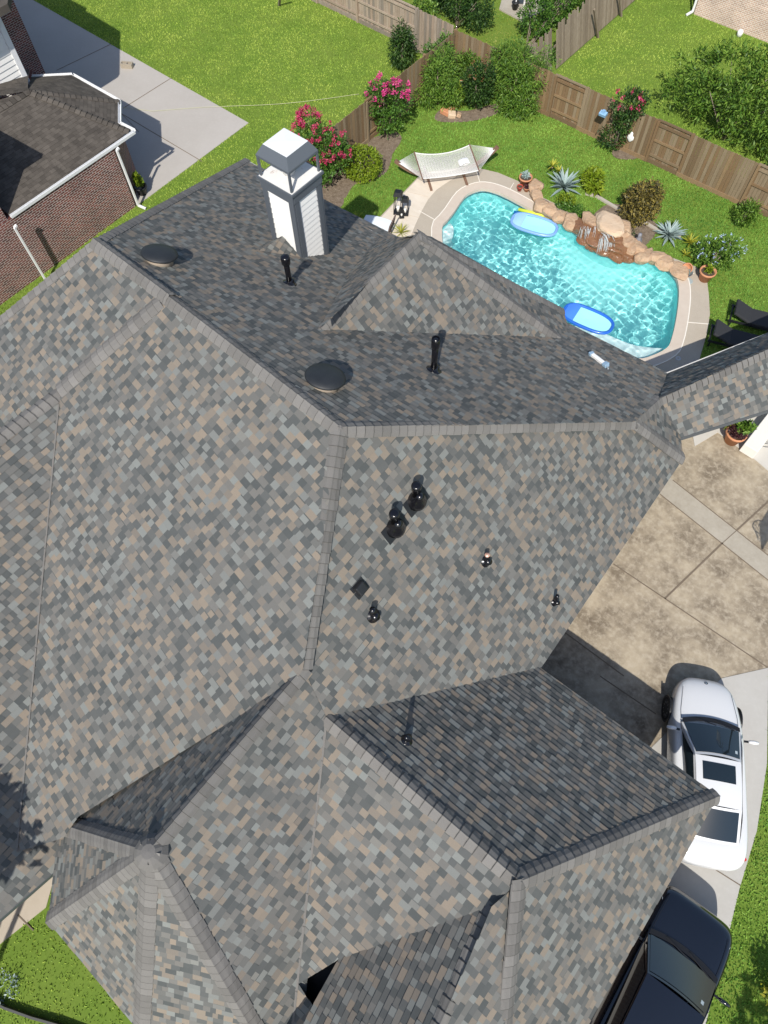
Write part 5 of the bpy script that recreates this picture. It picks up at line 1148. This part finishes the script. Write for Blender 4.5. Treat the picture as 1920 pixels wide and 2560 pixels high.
# driveway side planter, porch wall, hoop ----------------------------------------
t = pot(1579, 952, .32, .5, 'terracotta planter of purple and green foliage by the white porch wall', m_terra, ('purple', 520, .10, [(0, -.03, .60, .34, .30, .14)]), .036, 7)
leafcloud('foliage', [(.1, .12, .78, .26, .24, .26)], 170, .24, LM['mid'], t, 3.0, 78, .1)
leafcloud('foliage', [(-.3, .1, .58, .22, .1, .08)], 16, .5, LM['bright'], t, 8, 79, .1)
q = MB(); a, b = at(1624, 966, .45), at(1684, 888, .45); d_ = (b - a); a -= d_ * .02; b += d_ * .6; q.bar(V((a.x, a.y, .24)), V((b.x, b.y, .24)), .48, .42); tag(q.build('porch_wall', M('white_stucco', (.74, .71, .66), .8, noise=(5, .3, (.66, .63, .58))), None, bevel=.015), 'low white porch wall running out from under the breezeway roof', 'wall')
t = pot(1575, 925, .2, .26, 'terracotta bowl with gray succulents half under the breezeway eave', m_terra, ('agave', 90, .14, [(0, 0, .3, .2, .2, .1)]), .036, 9)
sp = at(1652, 948, .06); q = MB()  # black rings stand in for a wrought iron shadow on the floor
for r in (.10, .16, .23, .36): q.tube([V((r * math.cos(a) * 1.0, r * math.sin(a), .02 + .002 * i)) for i, a in enumerate([x * .2 for x in range(6, 30)])], .008, 5)
o = q.build('scroll_shadow', m_blackmat); o.location = sp; tag(o, 'flat black rings laid as the shadow of porch ironwork', 'scroll')
q = MB(); q.patch((-.16, -.12, .0), (.16, -.12, 0), (.16, .12, 0), (-.16, .12, 0), 6, 6, .06, .04); o = q.build('seat_pad', M('red_cloth', (.66, .14, .13), .8), None, smooth=True); o.location = at(1657, 924, .06); o.rotation_euler = (0, 0, .8); tag(o, 'small red cushion by the porch wall at the right edge', 'cushion')
# basketball hoop just outside the frame: its shadow lies on the driveway
sh = at(1642, 1138); d3 = V((.483, -.836, 1.0)); rim = V((sh.x, sh.y, 0)) + d3 * 3.0
BH = thing('basketball_hoop', 'basketball hoop whose shadow falls on the driveway at the right edge', 'hoop', (rim.x + .9, rim.y - .1, 0))
B_ = lambda nm, mb, m: mb.build(nm, m, BH, world=True)
q = MB(); q.tube([rim + V((.23 * math.cos(a * .3142), .23 * math.sin(a * .3142), 0)) for a in range(21)], .014, 6, cap=False); B_('rim', q, m_blackmat)
q = MB()
for i in range(12):
    a0, a1 = i * .5236, i * .5236 + .5; q.tube([rim + V((.23 * math.cos(a0), .23 * math.sin(a0), 0)), rim + V((.16 * math.cos(a1), .16 * math.sin(a1), -.22)), rim + V((.12 * math.cos(a0), .12 * math.sin(a0), -.42))], .006, 4); q.tube([rim + V((.23 * math.cos(a1), .23 * math.sin(a1), 0)), rim + V((.16 * math.cos(a0), .16 * math.sin(a0), -.22)), rim + V((.12 * math.cos(a1), .12 * math.sin(a1), -.42))], .006, 4)
B_('net', q, m_rope)
q = MB(); q.box(rim + V((.36, 0, .42)), (.04, 1.3, .9)); B_('backboard', q, M('clear_board', (.5, .5, .5), .3, alpha=.75))
q = MB(); q.bar(rim + V((.36, 0, .2)), rim + V((1.0, -.1, -.3)), .08); q.bar((rim.x + 1.0, rim.y - .1, rim.z - .25), (rim.x + 1.0, rim.y - .1, 0), .11); B_('pole', q, m_blackmat)

# ================================================================== VEHICLES
m_carwhite = M('white_car_paint', (.66, .665, .67), .25, spec=.5, coat=.6); m_carnavy = M('navy_car_paint', (.0045, .006, .011), .16, spec=.6, coat=1.0)
m_tyre = M('tyre', (.018, .018, .019), .85); m_rim = M('alloy', (.55, .56, .57), .3, metal=.9); m_trim = M('black_trim', (.012, .012, .013), .4); m_lamp = M('lamp_glass', (.62, .66, .70), .08, spec=.8)
m_red = M('tail_lamp', (.42, .012, .015), .15); m_carglass = M('car_glass', (.012, .020, .026), .03, spec=.9); m_seat = M('seat_tan', (.12, .10, .085), .7); m_sticker = M('sticker', (.55, .62, .64), .5)
def car(name, label, cat, loc, ang, st, gh, paint, wheels, wr, sunroof=False, suv=False):
    """st: stations (x, half width, z bottom, z shoulder, z top); gh: greenhouse (belt z, roof z, x of windscreen foot / head, backlight head / foot, half widths foot / roof)"""
    t = thing(name, label, cat, loc, ang)
    rings = []
    for x, w_, zb, zs, zt in st:
        h = [(0, zb), (w_ * .86, zb), (w_ * .97, zb + .10), (w_, zb + (zs - zb) * .45), (w_ * .985, zb + (zs - zb) * .80), (w_ * .955, zs), (w_ * .83, zs + (zt - zs) * .62), (w_ * .5, zt - .008), (0, zt)]
        full = [(x, y, z) for y, z in h] + [(x, -y, z) for y, z in h[-2:0:-1]]
        rings.append(full)
    n = len(rings[0]); q = MB(); vs = [p for r_ in rings for p in r_]
    q.add(vs, [(i * n + k, i * n + (k + 1) % n, (i + 1) * n + (k + 1) % n, (i + 1) * n + k) for i in range(len(rings) - 1) for k in range(n)] + [tuple(range(n))[::-1], tuple((len(rings) - 1) * n + k for k in range(n))], .5)
    q.build('body', paint, t, smooth=True, subsurf=2)
    zb, zr, x0, x1, x2, x3, w0, w1, w3 = gh
    A = [(x0, -w0, zb), (x0, w0, zb), (x1, w1, zr), (x1, -w1, zr)]                     # windscreen
    Bk = [(x3, w3, zb + .03), (x3, -w3, zb + .03), (x2, -w1 * .97, zr - .01), (x2, w1 * .97, zr - .01)]
    q = MB(); k = (8, 8)
    q.patch(*A, 10, 6, .085, .0); q.patch(A[3], A[2], Bk[3], Bk[2], 10, 10, .05, .03)
    q.patch(*Bk, 10, 6, .06, .0); 
    for sg in (1, -1):
        a, b, c, d = (x0, sg * w0, zb), (x1, sg * w1, zr), (x2, sg * w1 * .97, zr - .01), (x3, sg * w3, zb + .03)
        if sg < 0: q.patch(d, a, b, c, 10, 6, 0, .03)
        else: q.patch(a, d, c, b, 10, 6, 0, .03)
    q.build('cabin', paint, t, smooth=True)
    q = MB(); q.patch(*A, 12, 8, .085, 0, .012, (.03, .97), (.02, .93)); q.build('windscreen', m_carglass, t, smooth=True)
    q = MB(); q.patch(*Bk, 12, 8, .06, 0, .012, (.06, .94), (.08, .92)); q.build('rear_window', m_carglass, t, smooth=True)
    for sg in (1, -1):
        a, b, c, d = V((x0 - .10, sg * w0, zb + .02)), V((x1 - .02, sg * w1, zr)), V((x2 + .02, sg * w1 * .97, zr)), V((x3 + .16, sg * w3, zb + .04))
        q = MB()
        if sg < 0: q.patch(d, a, b, c, 10, 6, 0, .03, .012, (.03, .97), (.06, .90))
        else: q.patch(a, d, c, b, 10, 6, 0, .03, .012, (.03, .97), (.06, .90))
        q.build('side_window', m_carglass, t, smooth=True)
    q = MB(); q.patch((x0 + .10, -w0 * .98, zb - .005), (x0 + .10, w0 * .98, zb - .005), (x0 - .02, w0 * .98, zb + .02), (x0 - .02, -w0 * .98, zb + .02), 12, 2, 0, 0, .02)
    for i in range(len(q.v)): q.v[i] = (q.v[i][0] + .13 * (1 - (q.v[i][1] / w0) ** 2), q.v[i][1], q.v[i][2])
    q.build('wiper_cowl', m_trim, t)
    for a, b in (((x0 + .16, w0 * .55, zb + .04), (x0 + .05, -w0 * .15, zb + .075)), ((x0 + .18, -w0 * .1, zb + .05), (x0 + .0, -w0 * .78, zb + .06))):
        q = MB(); q.bar(a, b, .022, .012); q.build('wiper', m_trim, t)
    if sunroof:
        q = MB(); q.patch(A[3], A[2], Bk[3], Bk[2], 10, 6, .05, .03, .010, (.14, .86), (.12, .50)); q.build('sunroof', m_carglass, t, smooth=True)
    q = MB(); q.patch(*A, 2, 2, .085, 0, .016, (.08, .13), (.70, .80)); q.build('sticker', m_sticker, t)
    for sg in (1, -1):
        mx_ = x0 - .22; my_ = sg * (st[5][1] + .10)
        q = MB(); q.lathe([(.001, -.13), (.07, -.11), (.095, 0), (.07, .11), (.001, .13)], 14, m=Matrix(((.55, 0, 0), (0, 0, 1.0), (0, .75, 0)))); o = q.build('side_mirror', paint, t, smooth=True); o.location = (mx_, my_, zb + .10)
        q = MB(); q.bar((0.0, -sg * .22, -.06), (0, -sg * .05, -.01), .05, .04); q.build('mirror_arm', m_trim, o)
    for sg in (1, -1):
        xa, wa = st[2][0], st[2][1]; xb, wb = st[4][0], st[4][1]
        q = MB(); zs = st[2][3]
        q.patch((st[1][0] - .02, sg * st[1][1] * .60, st[1][3] - .03), (st[2][0] - .1, sg * st[2][1] * .93, st[2][3] - .02), (st[2][0] - .22, sg * st[2][1] * .90, st[2][3] + .035), (st[1][0] - .12, sg * st[1][1] * .55, st[1][3] + .045), 6, 3, 0, .01 * sg, .014 * sg); q.build('headlight', m_lamp, t, smooth=True)
        e = st[-2]; q = MB(); q.patch((e[0] + .02, sg * e[1] * .62, e[3] - .02), (e[0] + .24, sg * e[1] * 1.075, e[3] - .0), (e[0] + .30, sg * e[1] * 1.04, e[3] + .06), (e[0] + .08, sg * e[1] * .6, e[3] + .05), 6, 3, 0, .02, .0); q.v = [(p[0] - .04, p[1] * 1.02, p[2] + .012) for p in q.v]; q.build('tail_light', m_red, t, smooth=True)
        # door seams and hood seams
    q = MB()
    hz = lambda i, f: (st[i][0], st[i][1] * f, st[i][3] + (st[i][4] - st[i][3]) * .62 + .006)
    for sg in (1, -1):
        pts = [V((hz(i, .80)[0], sg * hz(i, .80)[1], hz(i, .80)[2] + .004)) for i in (2, 3, 4)]
        q = MB(); q.tube(pts, .005, 4); q.build('hood_seam', m_trim, t)
    for i, (wx, wy) in enumerate(wheels):
        for sg in (1, -1):
            m_ = Matrix.Rotation(R(90), 3, 'X'); o_ = V((wx, sg * wy, wr))
            q = MB(); q.lathe([(wr * .64, -.10), (wr * .92, -.11), (wr, -.07), (wr, .07), (wr * .92, .11), (wr * .64, .10), (wr * .64, -.10)], 32, (0, 0, 0), False, m_); wo = q.build('wheel', m_tyre, t, smooth=True); wo.location = o_
            q = MB(); q.lathe([(wr * .66, -.06), (wr * .66, .085), (wr * .61, .09), (wr * .58, .05)], 28, (0, 0, 0), False, m_)
            for a in range(10):
                th = a * math.pi / 5; q.bar((wr * .1 * math.cos(th), -sg * .07, wr * .1 * math.sin(th)), (wr * .62 * math.cos(th), -sg * .085, wr * .62 * math.sin(th)), .05, .02)
            for v_ in range(len(q.v)): pass
            rim_ = q.build('rim', m_rim, wo); rim_.scale = (1, -1, 1)
            q = MB(); q.lathe([(wr * 1.10, -.02), (wr * 1.12, .0), (wr * 1.10, .02)], 32, (0, sg * .085, 0), True, m_); q.build('wheel_arch', m_trim, wo)
    if sunroof:
        q = MB(); q.lathe([(.001, .012), (.028, .012), (.041, .006), (.043, 0)], 20, m=Matrix.Rotation(R(28), 3, 'Y')); e_ = q.build('hood_emblem', m_rim, t); e_.location = (st[1][0] - .06, 0, st[1][4] + .012)
        q = MB(); q.lathe([(.042, .004), (.046, .014), (.030, .014)], 20, cap=False, m=Matrix.Rotation(R(28), 3, 'Y')); q.build('emblem_ring', m_trim, e_)
    q = MB(); f0 = st[0]; q.patch((f0[0] - .0, .45, f0[2] + .10), (f0[0] - .0, -.45, f0[2] + .10), (f0[0] - .02, -.5, f0[2] + .22), (f0[0] - .02, .5, f0[2] + .22), 6, 2, 0, 0, .03); q.build('grille', m_trim, t)
    return t
SED = [(2.36, .34, .26, .50, .56), (2.25, .58, .20, .60, .68), (1.98, .78, .17, .69, .79), (1.35, .895, .17, .78, .90), (.80, .915, .17, .86, .965), (0.3, .92, .17, .90, .965), (-.9, .92, .17, .93, .985), (-1.45, .905, .19, .95, 1.03), (-1.95, .86, .22, .95, 1.04), (-2.22, .74, .28, .86, .97), (-2.34, .50, .34, .68, .76)]
car('parked_car', 'white sedan with black sunroof parked beside the garage roof corner', 'car', (4.60, 6.86, .03), R(118.5), SED, (.965, 1.40, .98, .14, -.98, -1.74, .74, .55, .60), m_carwhite, ((1.42, .83), (-1.40, .83)), .33, sunroof=True)
SUV = [(2.45, .66, .40, .72, .80), (2.36, .82, .30, .84, .94), (2.15, .92, .27, .94, 1.03), (1.65, .965, .27, 1.00, 1.10), (1.10, .975, .27, 1.04, 1.14), (.4, .98, .27, 1.06, 1.14), (-1.0, .98, .27, 1.08, 1.15), (-1.8, .97, .28, 1.08, 1.15), (-2.25, .93, .32, 1.06, 1.13), (-2.42, .85, .4, .98, 1.05)]
car('parked_car', 'glossy dark navy utility vehicle parked behind the white sedan at the lower right', 'car', (6.02, 1.55, .03), R(92.5), SUV, (1.13, 1.74, 1.15, .38, -1.75, -2.15, .83, .66, .76), m_carnavy, ((1.5, .87), (-1.45, .87)), .39, suv=True)
